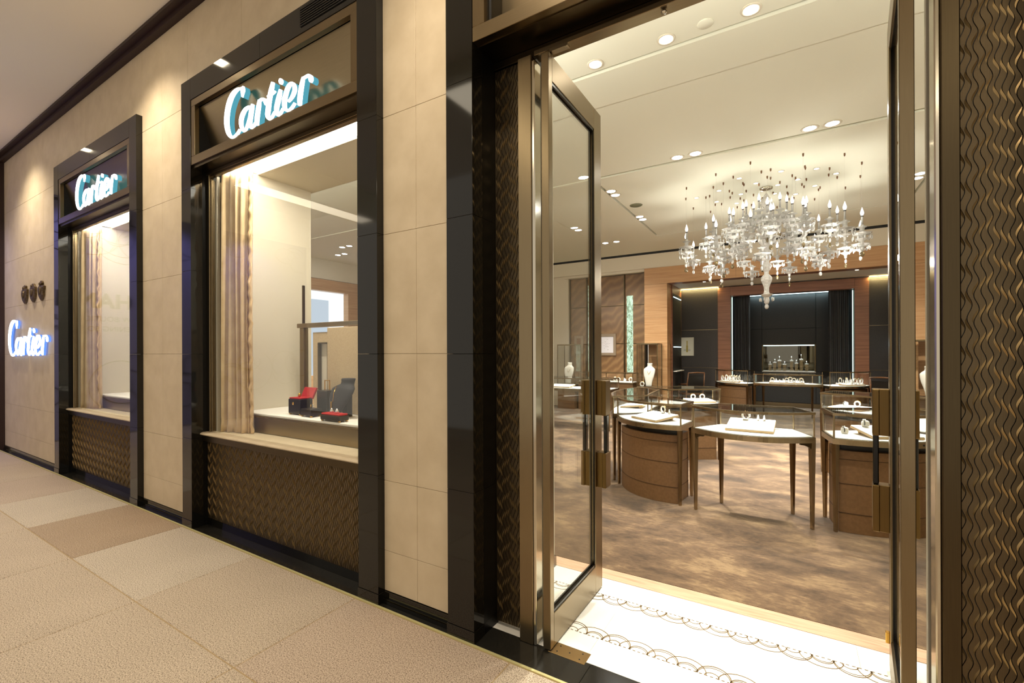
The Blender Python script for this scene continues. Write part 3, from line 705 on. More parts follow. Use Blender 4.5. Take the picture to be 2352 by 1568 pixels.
# figured walnut panels in brass frames
vx = [-5.19,-4.70,-3.66,-3.13]; hz = [0,.72,1.70,2.69,3.485]
for i in range(3):
    for j in range(4):
        MB().cbox(vx[i]+.016, vx[i+1]-.016, 9.705, 9.75, hz[j]+.008, hz[j+1]-.008, .002).ob('walnut_panel', M['walnut'], wb)
MB().box(-5.2,-3.09,9.75,9.8,0,3.5).ob('panel_backing', M['black'], wb)
for x in vx: MB().cbox(x-.014, x+.014, 9.66, 9.75, 0, 3.50, .002).ob('bronze_mullion', M['bronze_dark'], wb)
for z in hz[1:4]: MB().cbox(-5.2, -3.1, 9.70, 9.74, z-.006, z+.006, .001).ob('bronze_transom', M['bronze_dark'], wb)
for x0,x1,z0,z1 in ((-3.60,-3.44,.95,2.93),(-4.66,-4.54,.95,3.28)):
    nn = N('painted_reflection'); f = nn.noise(nn.coord((3,1,1.2)), 6, 5, .6, 1.5); e = nn.n('Emission'); e.inputs[1].default_value = 1.0
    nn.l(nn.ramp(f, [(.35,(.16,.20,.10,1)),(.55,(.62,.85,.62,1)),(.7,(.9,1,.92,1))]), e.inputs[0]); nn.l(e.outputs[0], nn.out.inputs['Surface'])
    MB().cbox(x0, x1, 9.69, 9.72, z0, z1, .002).ob('painted_reflection_strip', nn.m, wb)  # glowing strips put in for window reflections in the polished walnut
# left side wall of the store
wl = struct(empty('wall_store_left'))
MB().box(-10.7, -10.5, .2, 9.6, 3.44, 4.1).ob('frieze', M['white'], wl)
for k,(a,b) in enumerate(((.2,2.2),(2.2,4.2),(4.2,5.2),(6.55,8.1),(8.1,9.6))): MB().cbox(-10.7,-10.5,a+.002,b-.002,0,3.43,.003).ob('wood_panel', M['wood'], wl)
MB().box(-10.7,-10.5,5.2,6.55,3.13,3.43).ob('wood_panel', M['wood'], wl); MB().box(-10.7,-10.5,5.2,6.55,0,.9).ob('wood_panel', M['wood'], wl)
wn = struct(empty('window_3'))
MB().box(-10.72,-10.70,5.2,6.55,.9,3.13).ob('bright_pane', M['lit_window'], wn); MB().box(-10.66,-10.64,5.2,6.02,.9,2.9).ob('blind', M['lit_window_dim'], wn)
struct(MB().box(4.6, 4.8, .2, 11.2, 0, 4.1).ob('wall_store_right', M['cream']))
struct(MB().box(-10.5,-7.9,.2,.26,0,4.1).ob('wall_inner_front', M['cream']))
inf = MB(); inf.box(-5.4,-4.7,.2,.26,0,4.1); inf.box(-2.0,-1.42,.2,.26,0,4.1); inf.box(.84,4.6,.2,.26,0,4.1); inf.box(-10.5,-1.42,.2,.26,3.2,4.1); struct(inf.ob('wall_inner_front_piers', M['cream']))
# unseen uplights added on top of the window boxes to brighten the front ceiling
for x,w in ((-5.8,8.5),(2.6,3.4),(-.3,1.6)):
    lamp('added_ceiling_wash', 'AREA', (x, .62, 3.32 if abs(x+.3) > .5 else 3.2), 15*w if abs(x+.3) > .5 else 14, (1,.97,.86), None, (PI-.5,0,0), shape='RECTANGLE', size=w, size_y=.25)
# oak portal: piers, beam with soffit, alcove
po = struct(empty('wall_portal'))
for a,b in ((-3.09,-1.04),(-1.04,.43),(.43,2.5)): MB().cbox(a+.001,b-.001,9.48,9.52,3.15,3.55,.001).ob('oak_panel', M['wood'], po)
for a,b in ((-2.54,-1.04),(-1.04,.43),(.43,1.95)): MB().cbox(a+.001,b-.001,9.52,9.80,3.15,3.2,.001).ob('oak_soffit', M['wood_red'], po)
MB().box(-3.09,2.5,9.52,9.80,3.2,3.55).ob('beam_core', M['black'], po)
for x0,x1 in ((-3.09,-2.54),(1.95,2.5)):
    vit = x0 if x0 < 0 else x0+.1
    for z0,z1 in ((1.68,2.33),(2.33,3.148)): MB().cbox(x0,x1,9.48,9.9,z0+.001,z1-.001,.001).ob('oak_panel', M['wood'], po)
    MB().cbox((x1-.12) if x0 < 0 else x0, x1 if x0 < 0 else x0+.12, 9.48, 9.9, 0, 1.679, .001).ob('oak_panel', M['wood'], po)
    MB().box(x0,x1,9.85,9.9,0,1.68).ob('niche_back', M['wood'], po)
    xi = x1 if x0 < 0 else x0
    MB().box(xi-.03, xi+.03, 9.9, 11.05, 0, 3.2).ob('pier_return', M['wood_red'], po)
    s = 1 if x0 < 0 else -1
    MB().box(min(xi+s*.03,xi+s*.036), max(xi+s*.03,xi+s*.036), 9.95, 10.95, .3, 2.95).ob('dark_side_panel', M['dark_niche'], po)
    for zl in (2.86,1.60): MB().box(min(xi+s*.036,xi+s*.046), max(xi+s*.036,xi+s*.046), 10.0, 10.9, zl, zl+.015).ob('glow_strip', M['led_cyan'], po)  # panel, glowing strips and shelf put in for the mirrored niche
    MB().box(min(xi+s*.036,xi+s*.12), max(xi+s*.036,xi+s*.12), 10.0, 10.9, .98, 1.0).ob('glass_shelf', M['pad'], po)
al = struct(empty('wall_alcove'))
MB().box(-2.6, 2.2, 9.8, 12.6, 3.165, 3.25).ob('alcove_ceiling', M['white'], al)
for xs in ((-2.6,-1.58),(1.51,2.2)):
    zz = [0,1.06,2.06,3.10]
    for k in range(3): MB().cbox(xs[0], xs[1], 11.0, 11.08, zz[k]+.004, zz[k+1]-.004, .002).ob('dark_leather_panel', M['dark_wall'], al)
    for z in zz[1:3]: MB().box(xs[0], xs[1], 11.012, 11.06, z-.004, z+.004).ob('bronze_joint', M['bronze_h'], al)
    MB().box(xs[0], xs[1], 10.93, 10.97, 3.14, 3.15).ob('cove_led', M['led_warm'], al)
    MB().box(xs[0], xs[1], 11.0, 11.1, 3.10, 3.2).ob('cove_back', M['dark_wall'], al)
    lamp('cove_area', 'AREA', ((xs[0]+xs[1])/2, 10.93, 3.13), 9, (1,.82,.35), al, (.35,0,0), shape='RECTANGLE', size=xs[1]-xs[0], size_y=.05)
for a,b,z0,z1 in ((-1.60,-1.30,0,3.14),(1.25,1.51,0,3.14),(-1.30,1.25,2.91,3.14)):
    MB().cbox(a+.001,b-.001,10.96,11.2,z0,z1,.002).ob('red_oak_frame', M['wood_red'], al)
for xs in ((-1.34,-1.30),(1.25,1.29)): MB().box(xs[0],xs[1],11.2,12.4,0,3.14).ob('niche_cheek', M['dark_niche'], al)
vx2 = [-1.3,-.66,.57,1.25]; hz2 = [.12,.95,2.09,3.1]
for i in range(3):
    for j in range(3):
        if i == 1 and j == 1: continue
        MB().cbox(vx2[i]+.003, vx2[i+1]-.003, 12.3, 12.36, hz2[j]+.003, hz2[j+1]-.003, .002).ob('dark_panel', M['dark_niche'], al)
MB().cbox(-.657,.567,12.3,12.36,1.67,2.087,.002).ob('dark_panel', M['dark_niche'], al)
MB().box(-1.34,1.29,12.6,12.66,0,3.2).ob('niche_rear', M['black'], al)
MB().box(-1.3,1.25,12.2,12.36,0,.12).ob('niche_plinth', M['bronze_h'], al)
MB().box(-.95,.86,12.22,12.26,3.00,3.012).ob('cove_led', M['led_cyan'], al)
MB().box(-1.3,1.25,12.2,12.36,3.015,3.2).ob('cove_back', M['dark_niche'], al)
lamp('niche_area', 'AREA', (-.05, 12.2, 2.99), 5, (.65,.92,1), al, (.3,0,0), shape='RECTANGLE', size=1.8, size_y=.05)
for x in (-1.296,1.232): MB().cbox(x, x+.014, 11.24, 11.27, .1, 2.9, .002).ob('glow_strip', M['led_mint'], al)
# black curtains either side of the niche
for xa, xb, lab in ((-1.27,-.90,'black velvet curtain left of the dark rear niche'),(.80,1.20,'black velvet curtain right of the dark rear niche')):
    c = thing('velvet_curtain', lab, 'curtain', (xa, 11.55, .01)); vs = []; fs = []; nx = 48; w = xb-xa
    for j in range(5):
        for i in range(nx+1):
            s_ = i/nx; vs.append((s_*w, .045*math.sin(s_*5*2*PI+.3*j)+.01*math.sin(s_*21), 2.95*j/4))
    for j in range(4):
        for i in range(nx): q = j*(nx+1)+i; fs.append((q,q+1,q+nx+2,q+nx+1))
    o = MB().add(vs, fs, True).ob('drape', M['velvet'], c); md = o.modifiers.new('thick','SOLIDIFY'); md.thickness = .004
    MB().tube([(-.02,0,2.96),(w+.02,0,2.96)], .012, 8).ob('curtain_rail', M['bronze_dark'], c)

# ------------------------------------------------------------------ showcases
def ell(cx, cy, a, b, t0, t1, n=14):
    return [(cx+a*math.cos(math.radians(t0+(t1-t0)*k/n)), cy+b*math.sin(math.radians(t0+(t1-t0)*k/n))) for k in range(n+1)]
def shrink(poly, d):
    P = [Vector(p) for p in poly]; m = len(P); out = []
    A = sum(P[i].x*P[(i+1)%m].y-P[(i+1)%m].x*P[i].y for i in range(m)); sg = 1 if A > 0 else -1
    for i,p in enumerate(P):
        d1 = (p-P[i-1]).normalized(); d2 = (P[(i+1)%m]-p).normalized()
        n1 = Vector((-d1.y,d1.x))*sg; n2 = Vector((-d2.y,d2.x))*sg; nn = (n1+n2).normalized(); k = d/max(.35, nn.dot(n1))
        out.append((p.x+nn.x*k, p.y+nn.y*k))
    return out
def showcase(label, outer, inner, cabinet=False, light=True, group='curved glass showcases', rim=.985, deck=.775):
    no = len(outer); cx = sum(p[0] for p in outer+inner)/(no+len(inner)); cy = sum(p[1] for p in outer+inner)/(no+len(inner))
    t = thing('showcase_table', label, 'showcase', (cx, cy, 0), 0, group)
    O = [(x-cx,y-cy) for x,y in outer]; I = [(x-cx,y-cy) for x,y in inner]; poly = O+I[::-1]
    MB().prism(poly, deck-.045, deck).ob('deck', M['copper'], t)
    MB().prism(shrink(poly,.02), deck-.001, deck+.006).ob('white_bed', M['pad'], t)
    MB().rail(shrink(poly,.010), .020, rim-.020, rim).ob('top_rim', M['copper'], t)
    MB().prism(shrink(poly,.017), rim-.008, rim-.001).ob('glass_top', M['case_glass'], t)
    wallp = shrink(poly,.010)
    gs_ = [(O, 0, no-1), ]
    n_ = len(wallp); parts = [wallp[0:no], [wallp[no-1], wallp[no]], wallp[no:n_], [wallp[n_-1], wallp[0]]]
    for seg in parts: MB().rail(seg, .006, deck, rim-.014, False).ob('glass_side', M['case_glass'], t)
    corners = [wallp[0], wallp[no-1], wallp[no], wallp[n_-1]]
    for x,y in corners: MB().cbox(x-.007,x+.007,y-.007,y+.007,deck,rim-.012,.002).ob('corner_post', M['copper'], t)
    lc = shrink(poly,.022); lcs = [lc[0], lc[no-1], lc[no], lc[n_-1]]
    for x,y in lcs:
        b = MB(); b.loft([(x,y,.0,.0155,.0155),(x,y,.4,.021,.021),(x,y,deck-.045,.027,.027)], 4); b.sm = [False]*len(b.f)
        b.ob('leg', M['copper'], t)
    if cabinet:
        cp = shrink(poly,.05)
        MB().prism(cp, .006, .675).ob('cabinet_body', M['leather'], t)
        MB().prism(shrink(poly,.10), .675, deck-.045).ob('cabinet_neck', M['black'], t)
        for z in (.605,.405,.165): MB().rail(shrink(cp,-.0006), .003, z-.0025, z+.0025).ob('seam', M['seam'], t)
        f = wallp[:no]; k = int(no*.62); x,y = O[k]
        MB().ellip((x,y,deck-.022), .007,.007,.007,8,6).ob('keyhole', M['black'], t)
    else:
        for q,(ia,ib) in enumerate(((0,1),(no-1,no-2),(no,no+1),(n_-1,n_-2))):
            a = Vector(lc[ia]); d = (Vector(lc[ib])-a).normalized(); nn = Vector((-d.y,d.x))*.009
            pr = [(0,deck-.046),(0,deck-.12),(.03,deck-.085),(.07,deck-.066),(.11,deck-.06),(.11,deck-.046)]; k = len(pr)
            vs = [(a.x+d.x*u+nn.x, a.y+d.y*u+nn.y, z) for u,z in pr]+[(a.x+d.x*u-nn.x, a.y+d.y*u-nn.y, z) for u,z in pr]
            MB().add(vs, [tuple(range(k)), tuple(range(2*k-1,k-1,-1))]+[(i,(i+1)%k,k+(i+1)%k,k+i) for i in range(k)]).ob('leg_bracket', M['bronze_dark'], t)
    if light:
        a = Vector(I[1]); b_ = Vector(I[-2]); m_ = (a+b_)/2; m_ = m_*.8; ang = math.atan2(b_.y-a.y, b_.x-a.x)
        lamp('case_light', 'AREA', (m_.x, m_.y, rim-.02), 18 if 'rear niche' in label else 2.6, (1,.93,.80), t, (0,0,ang), shape='RECTANGLE', size=max(.2,(b_-a).length*.8), size_y=.03)
    return t
ec, ea, eb, ia_, ib_ = (-.28,4.0), 1.8, 1.38, 1.3, 1.0
def bow(p0, p1, sag, c, n=26):          # shallow arc between two corners, bulging away from c
    d = Vector((p1[0]-p0[0], p1[1]-p0[1])); nn = Vector((d.y,-d.x)).normalized()
    if nn.dot(Vector(((p0[0]+p1[0])/2-c[0], (p0[1]+p1[1])/2-c[1]))) < 0: nn = -nn
    return [(p0[0]+d.x*k/n+nn.x*sag*4*(k/n)*(1-k/n), p0[1]+d.y*k/n+nn.y*sag*4*(k/n)*(1-k/n)) for k in range(n+1)]
def ring(l, o, i, cab, sag=.15):
    a, b = ell(*ec,ea,eb,o[0],o[1],1); c, d = ell(*ec,ia_,ib_,i[0],i[1],1)
    return showcase(l, bow(a,b,sag,ec), bow(c,d,.012,ec,4), cab, True, 'showcases in the front ring')
ring('open legged curved glass showcase at the front middle of the ring', (-106.6,-75.2), (-104,-76.2), False, .215)
ring('curved glass showcase on a brown leather cabinet, front left of the ring', (-141,-110), (-147,-116), True, .17)
ring('curved glass showcase on a brown leather cabinet, front right of the ring', (-71.3,-38), (-66.5,-33), True, .17)
ring('legged curved glass showcase closing the left side of the ring', (-209,-145), (-201,-152), False)
ring('curved glass showcase on a leather cabinet at the rear left of the ring', (112,148), (114,151), True)
ring('curved glass showcase on a leather cabinet at the rear right of the ring', (30,66), (27,63), True)
ring('legged curved glass showcase closing the right side of the ring', (-34,26), (-28,22), False)
fc = (-.06,11.3)
def far(l, o, i, cab):
    a, b = ell(*fc,1.75,1.66,o[0],o[1],1); c, d = ell(*fc,1.38,1.25,i[0],i[1],1)
    return showcase(l, bow(a,b,.20,fc), bow(c,d,.012,fc,4), cab, True, 'showcases before the rear niche', 1.05 if cab else .985, .745 if cab else .775)
far('legged showcase in the middle before the dark rear niche', (-112,-68), (-110.5,-69.5), False)
far('cabinet showcase left of the middle one before the rear niche', (-152,-116), (-150,-118), True)
far('cabinet showcase right of the middle one before the rear niche', (-64,-28), (-62,-30), True)
showcase('straight legged showcase by the walnut wall, seen past the left door', [(-4.3,6.25),(-3.6,6.25),(-2.87,6.3)], [(-4.3,6.8),(-3.6,6.8),(-2.87,6.85)], False, True, 'side showcases')
# ------------------------------------------------------------------ trays and jewel stands
TR = {}
def tray(key, label, c, size, rz, tilt, bed=.783):
    w, d = size; z = bed+math.sin(tilt)*d/2
    t = thing('display_tray', label, 'tray', (c[0], c[1], z), rz); Mx = Matrix.Rotation(tilt, 4, 'X')
    MB().cbox(-w/2,w/2,-d/2,d/2,0,.016,.002).xf(Mx).ob('wood_edge', M['padedge'], t)
    MB().cbox(-w/2+.002,w/2-.002,-d/2+.002,d/2-.002,.0161,.024,.003).xf(Mx).ob('leather_pad', M['pad'], t)
    MB().box(-w*.4,w*.4,d*.30,d*.36,-d/2*math.sin(tilt)+.001,math.sin(tilt)*d*.30).ob('back_rest', M['padedge'], t)
    TR[key] = (c, z, rz, tilt); return t
def on(key, u, v):                      # a point on the pad of a tray
    c, z, rz, tilt = TR[key]; q = Matrix.Rotation(rz, 4, 'Z') @ Matrix.Rotation(tilt, 4, 'X') @ Vector((u, v, .0255))
    return (c[0]+q.x, c[1]+q.y, z+q.z+.022*math.sin(tilt)*1.1)
tray('m', 'white tray tilted on the bed of the front middle showcase', (-.31,2.80), (.385,.34), -.03, .16)
tray('l', 'large white tray in the front left cabinet showcase of the ring', (-1.225,3.0), (.38,.31), -.60, .12)
tray('r', 'white tray set askew in the front right cabinet showcase', (.68,2.99), (.38,.31), .42, .14)
tray('ls', 'white tray in the left side showcase of the ring', (-1.72,3.95), (.32,.28), -1.5, .10)
tray('rl', 'white tray in the rear left cabinet showcase of the ring', (-1.10,4.99), (.36,.28), .55, .05)
tray('rr', 'white tray in the rear right cabinet showcase of the ring', (.62,4.99), (.36,.28), -.6, .05)
tray('fm', 'white tray in the middle showcase before the rear niche', (-.07,9.80), (.66,.26), 0, .12)
tray('fl', 'white tray in the left cabinet showcase before the rear niche', (-1.22,10.22), (.5,.26), -.75, .08, .753)
tray('fr', 'white tray in the right cabinet showcase before the rear niche', (1.10,10.22), (.5,.26), .75, .08, .753)
tray('wl', 'white tray at the right of the straight showcase by the walnut wall', (-3.25,6.5), (.36,.28), 0, .05)
tray('wm', 'white tray at the left of the straight showcase by the walnut wall', (-3.95,6.5), (.46,.3), 0, .10)
# kinds of stand: built once, copied with their parts
def cuff_stand(loc, label, group):
    t = thing('bracelet_stand', label, 'jewel stand', loc, 0, group)
    MB().cbox(-.026,.026,-.02,.02,0,.008,.002).ob('foot', M['pad'], t)
    pth = [(.03*math.cos(a), 0, .036+.03*math.sin(a)) for a in [PI*(-.35)+PI*1.7*k/14 for k in range(15)]]
    MB().tube(pth, .0085, 8).ob('white_loop', M['pad'], t)
    MB().tube([(.04*math.cos(a),.003,.036+.040*math.sin(a)) for a in [.4+2.3*k/10 for k in range(11)]], .0035, 6).ob('bracelet', M['gold'], t)
    return t
def cone_stand(loc, label, group):
    t = thing('ring_stand', label, 'jewel stand', loc, 0, group)
    MB().lathe([(.015,0),(.015,.004),(.010,.008),(.0035,.045),(0,.047)], 10).ob('cone', M['pad'], t)
    MB().tube([(.0105*math.cos(2*PI*k/12),.0105*math.sin(2*PI*k/12),.017) for k in range(12)], .0022, 6, True).ob('ring', M['silver'], t)
    return t
def block_stand(loc, label, group):
    t = thing('watch_cushion', label, 'jewel stand', loc, 0, group)
    b = MB(); b.loft([(0,0,.0,.026,.022),(0,0,.012,.03,.025),(0,0,.042,.027,.022),(0,0,.050,.016,.014)], 12); b.ob('cushion', M['pad'], t)
    MB().tube([(-.008+.0,.029*math.cos(a),.029+.024*math.sin(a)) for a in [2*PI*k/14 for k in range(14)]], .004, 5, True).ob('strap', M['boxblack'], t)
    MB().lathe([(.013,0),(.013,.005),(.010,.007),(0,.007)], 12, (-.008,0,.054)).ob('watch_case', M['silver'], t)
    return t
S3 = [cuff_stand(on('m',-.05,.11), 'white bracelet loop standing on the tray of the front middle showcase', 'jewel stands in the ring'),
      cone_stand(on('m',.05,.12), 'white ring cone on the tray of the front middle showcase', 'jewel stands in the ring'),
      block_stand(on('r',-.10,.10), 'white watch cushion with black strap in the front right showcase', 'jewel stands in the ring')]
def put(k, loc, rz, label, group):
    o = dup(S3[k], loc, rz); o['label'] = label; o['group'] = group; return o
G_ = 'jewel stands in the ring'
put(1, on('m',.10,.12), .3, 'second white ring cone on the front middle tray, toward its right edge', G_)
put(0, on('l',.0,.12), -.6, 'white bracelet loop on the tray of the front left showcase', G_)
put(1, on('l',.09,.12), 0, 'white ring cone on the tray of the front left showcase', G_)
put(0, on('r',.06,.11), .4, 'white bracelet loop on the tray of the front right showcase', G_)
put(2, (.40,2.98,.786), .2, 'white watch cushion on the bed of the front right showcase', G_)
put(0, on('rl',.05,.02), .4, 'white bracelet loop in the rear left showcase of the ring', G_)
put(0, on('rl',-.08,.02), .6, 'white bracelet loop at the far left of the rear left showcase', G_)
put(2, on('rr',-.06,.02), -.6, 'white watch cushion in the rear right showcase of the ring', G_)
put(0, on('rr',.07,.02), -.6, 'white bracelet loop in the rear right showcase of the ring', G_)
rj = random.Random(21)
ORD = ['leftmost','second from the left','third from the left','fourth from the left','fifth from the left','sixth from the left','seventh from the left','eighth from the left','ninth from the left','tenth from the left','eleventh from the left','twelfth from the left','thirteenth from the left','fourteenth from the left','fifteenth from the left','sixteenth from the left','rightmost']
def scatter(pts, label, group, rz, sc, tall=1.05):
    for i,p in enumerate(sorted(pts)):
        o = dup(S3[rj.choice((0,0,2,1))], p, rz+rj.uniform(-.4,.4)); o['label'] = label+', '+ORD[i]; o['group'] = group; o.scale = (sc,sc,sc*tall)
scatter([on('fm', -.27+.068*k, -.06+.11*(k%2)) for k in range(9)], 'small white jewel stand on the tray of the rear middle showcase', 'stands in the rear middle showcase', 0, 1.15)
scatter([on('fl', -.21+.085*(k%6), -.07+.12*(k//6)) for k in range(12)], 'small white jewel stand in the rear left cabinet showcase', 'stands in the rear left showcase', -.7, 1.0, 1.7)
scatter([on('fr', -.21+.085*(k%6), -.07+.12*(k//6)) for k in range(12)], 'small white jewel stand in the rear right cabinet showcase', 'stands in the rear right showcase', .7, 1.0, 1.7)
# wall vitrine in the rear niche
wv_ = thing('wall_vitrine', 'lit glass vitrine set in the dark rear niche wall', 'vitrine', (-.045, 12.3, .95))
MB().box(-.612,.612,.22,.24,0,.72).ob('back_panel', M['mirror'], wv_)
for a,b in ((-.612,-.585),(.585,.612)): MB().box(a,b,-.02,.22,0,.72).ob('cheek', M['bronze_dark'], wv_)
MB().box(-.612,.612,-.02,.22,-.02,.01).ob('floor_panel', M['pad'], wv_)
MB().box(-.612,.612,-.02,.22,.70,.72).ob('top_panel', M['bronze_dark'], wv_)
MB().box(-.58,.58,-.018,.01,.685,.70).ob('glow_strip', M['led_cyan'], wv_)
MB().box(-.585,.585,-.016,-.010,.01,.69).ob('glass_front', M['case_glass'], wv_)
lamp('vitrine_light', 'AREA', (0,.06,.68), 9, (.9,.97,1), wv_, (0,0,0), shape='RECTANGLE', size=1.1, size_y=.05)
ped = thing('jewel_pedestal', 'small dark pedestal topped with a white jewel pad in the rear wall vitrine', 'pedestal', (-.36,12.4,.961), 0, 'pedestals in the rear wall vitrine')
MB().cbox(-.035,.035,-.03,.03,0,.16,.002).ob('post', M['bronze'], ped); MB().cbox(-.04,.04,-.035,.035,.16,.18,.003).ob('pad', M['pad'], ped); MB().ellip((0,0,.21), .02,.02,.035,8,6).ob('jewel', M['silver'], ped)
ped.location.x = -.47; ped['label'] = 'small dark jewel pedestal in the rear wall vitrine, leftmost'
for i,(x,s) in enumerate(((-.36,1.3),(-.25,1.6),(-.13,1.0),(.03,1.6),(.14,1.2),(.25,1.8),(.37,1.1))):
    o = dup(ped, (x, 12.37+.05*(i%2), .961)); o.scale = (1,1,s); o['label'] = 'small dark jewel pedestal in the rear wall vitrine, '+ORD[i+1]
# wall counter before the walnut wall with its glass case
wc = thing('wall_counter', 'walnut counter with a glass case along the figured walnut wall', 'counter', (-3.95, 9.35, 0))
MB().cbox(-.75,.68,-.25,.25,.006,.70,.003).ob('body', M['walnut_dark'], wc); MB().cbox(-.76,.69,-.26,.26,.70,.73,.003).ob('counter_top', M['bronze_h'], wc)
MB().box(-.73,.66,-.23,.23,.73,.736).ob('white_bed', M['pad'], wc)
MB().rail([(-.74,-.24),(.67,-.24),(.67,.24),(-.74,.24)], .014, .95, .964).ob('top_rim', M['bronze_h'], wc)
for seg in ([(-.74,-.24),(.67,-.24)],[(.67,-.24),(.67,.24)],[(-.74,-.24),(-.74,.24)]): MB().rail(seg, .006, .73, .955, False).ob('glass_side', M['case_glass'], wc)
for x,y in ((-.74,-.24),(.67,-.24),(.67,.24),(-.74,.24),(0,-.24)): MB().cbox(x-.007,x+.007,y-.007,y+.007,.73,.955,.001).ob('corner_post', M['bronze'], wc)
lamp('case_light', 'AREA', (0,.1,.94), 3, (1,.95,.85), wc, (0,0,0), shape='RECTANGLE', size=1.2, size_y=.03)
scatter([(-4.5+.135*k, 9.28+.07*(k%3), .740) for k in range(9)], 'small white jewel stand in the case on the walnut wall counter', 'stands on the walnut counter', 0, 1.4)
# pedestal vitrines with necklace busts
def bust(t_name, label, loc, mat, group, h=.56, w=.125):
    t = thing(t_name, label, 'bust', loc, 0, group); k = h/.56; q = w/.125
    b = MB()
    rings = [(0,-.075,0,.068,.016),(0,-.078,.03,.069,.018),(0,-.070,.09,.076,.020),(0,-.060,.17,.096,.024),(0,-.046,.25,.121,.028),(0,-.032,.31,.133,.032),(0,-.018,.36,.138,.036),(0,-.008,.405,.138,.036),(0,-.002,.420,.132,.038),(0,.010,.450,.100,.040),(0,.020,.464,.078,.042),(0,.028,.478,.062,.043),(0,.033,.506,.058,.044),(0,.036,.540,.061,.047),(0,.037,.552,.060,.046),(0,.037,.557,.052,.040)]
    b.loft([(x*q,y*q,z*k,rx*q,ry*q) for x,y,z,rx,ry in rings], 20); b.ob('torso', mat, t)
    MB().cbox(-.03*q,.03*q,.0,.05*q,0,.40*k,.004).ob('back_support', mat, t)
    return t
def vitrine(label, x, y, bl, side):
    t = thing('glass_vitrine', label, 'vitrine', (x, y, 0), 0, 'tall bust vitrines')
    MB().cbox(-.24,.24,-.22,.22,.006,.62,.003).ob('pedestal', M['walnut_dark'], t); MB().cbox(-.25,.25,-.23,.23,.62,.65,.003).ob('base_plate', M['bronze_h'], t)
    MB().cbox(-.25,.25,-.23,.23,1.66,1.69,.003).ob('top_plate', M['bronze_h'], t)
    for sx in (-.24,.24):
        for sy in (-.22,.22): MB().cbox(sx-.009,sx+.009,sy-.009,sy+.009,.65,1.66,.002).ob('corner_post', M['bronze'], t)
    for seg in ([(-.24,-.22),(.24,-.22)],[(.24,-.22),(.24,.22)],[(-.24,-.22),(-.24,.22)]): MB().rail(seg, .006, .65, 1.66, False).ob('glass_side', M['case_glass'], t)
    lamp('vitrine_spot', 'SPOT', (0,-.12,1.64), 12, (1,.92,.78), t, (.1,0,0), spot_size=1.3, spot_blend=.6, shadow_soft_size=.04)
    nb_ = bust('necklace_bust', bl, (x, y, .653), M['bust_white'], 'white necklace busts')
    MB().tube([(-.062,.0,.452),(-.050,-.036,.40),(-.028,-.062,.34),(0,-.078,.30),(.028,-.062,.34),(.050,-.036,.40),(.062,.0,.452)], .0035, 6).ob('necklace', M['gold'], nb_)
    return t
vitrine('tall glass vitrine on a walnut pedestal before the left oak pier', -2.90, 9.22, 'white necklace bust in the vitrine by the left oak pier', 1)
vitrine('tall glass vitrine on a walnut pedestal before the right oak pier', 2.16, 9.15, 'white necklace bust in the vitrine by the right oak pier', -1)
vitrine('tall glass vitrine on a walnut pedestal at the left end of the walnut wall', -5.02, 9.25, 'white necklace bust seen through the left door glass', 1)
for i,x in enumerate((-3.05,2.3)):
    o = put(0, (x, 9.12, .66), 0, 'white bracelet loop beside the bust in the %s vitrine' % ('left pier','right pier')[i], 'loops in the vitrines'); o.scale = (1.5,1.5,1.5)
# pictures
def picture(label, x0, x1, z0, z1, y, kind):
    t = thing('framed_picture', label, 'picture', ((x0+x1)/2, y, z0)); w = (x1-x0)/2; h = z1-z0; fw = .02 if kind == 1 else .07
    fr = MB()
    for q in ((-w,-w+fw,0,h),(w-fw,w,0,h),(-w+fw,w-fw,0,fw),(-w+fw,w-fw,h-fw,h)): fr.cbox(q[0],q[1],-.03,0,q[2],q[3],.002)
    fr.ob('frame', M['picmat'] if kind == 1 else M['picframe'], t)
    MB().box(-w+fw,w-fw,-.016,-.004,fw,h-fw).ob('sheet', (M['picwhite'], M['picmat'], M['chair'])[kind], t)
    d = MB()
    if kind == 2: return t
    if kind:
        MB().box(-.085,.085,-.0175,-.016,h*.26,h*.36).ob('sketch_tint', M['ink'], t)
        d.box(-.021,.021,-.0185,-.016,h*.20,h*.56); d.box(-.013,.013,-.0185,-.016,h*.56,h*.82); d.ob('drawn_bracelet', M['ochre'], t)
    else:
        rr = random.Random(5)
        for k in range(12):
            a = k*2.4; r_ = .02+.012*k; d.ellip((r_*math.cos(a)*.8, -.017, h/2+r_*math.sin(a)), .022, .008, .013, 8, 5)
        d.ob('paper_relief', M['picwhite'], t)
    return t
picture('small framed drawing of an ochre bracelet on the dark wall', -2.53, -2.19, 1.375, 1.865, 10.995, 1)
picture('small dark picture in a taupe frame at the left of the walnut wall', -5.06, -4.80, 1.44, 1.93, 9.70, 2)
picture('white relief in a taupe frame on the figured walnut wall', -4.42, -3.886, 1.394, 1.962, 9.70, 0)
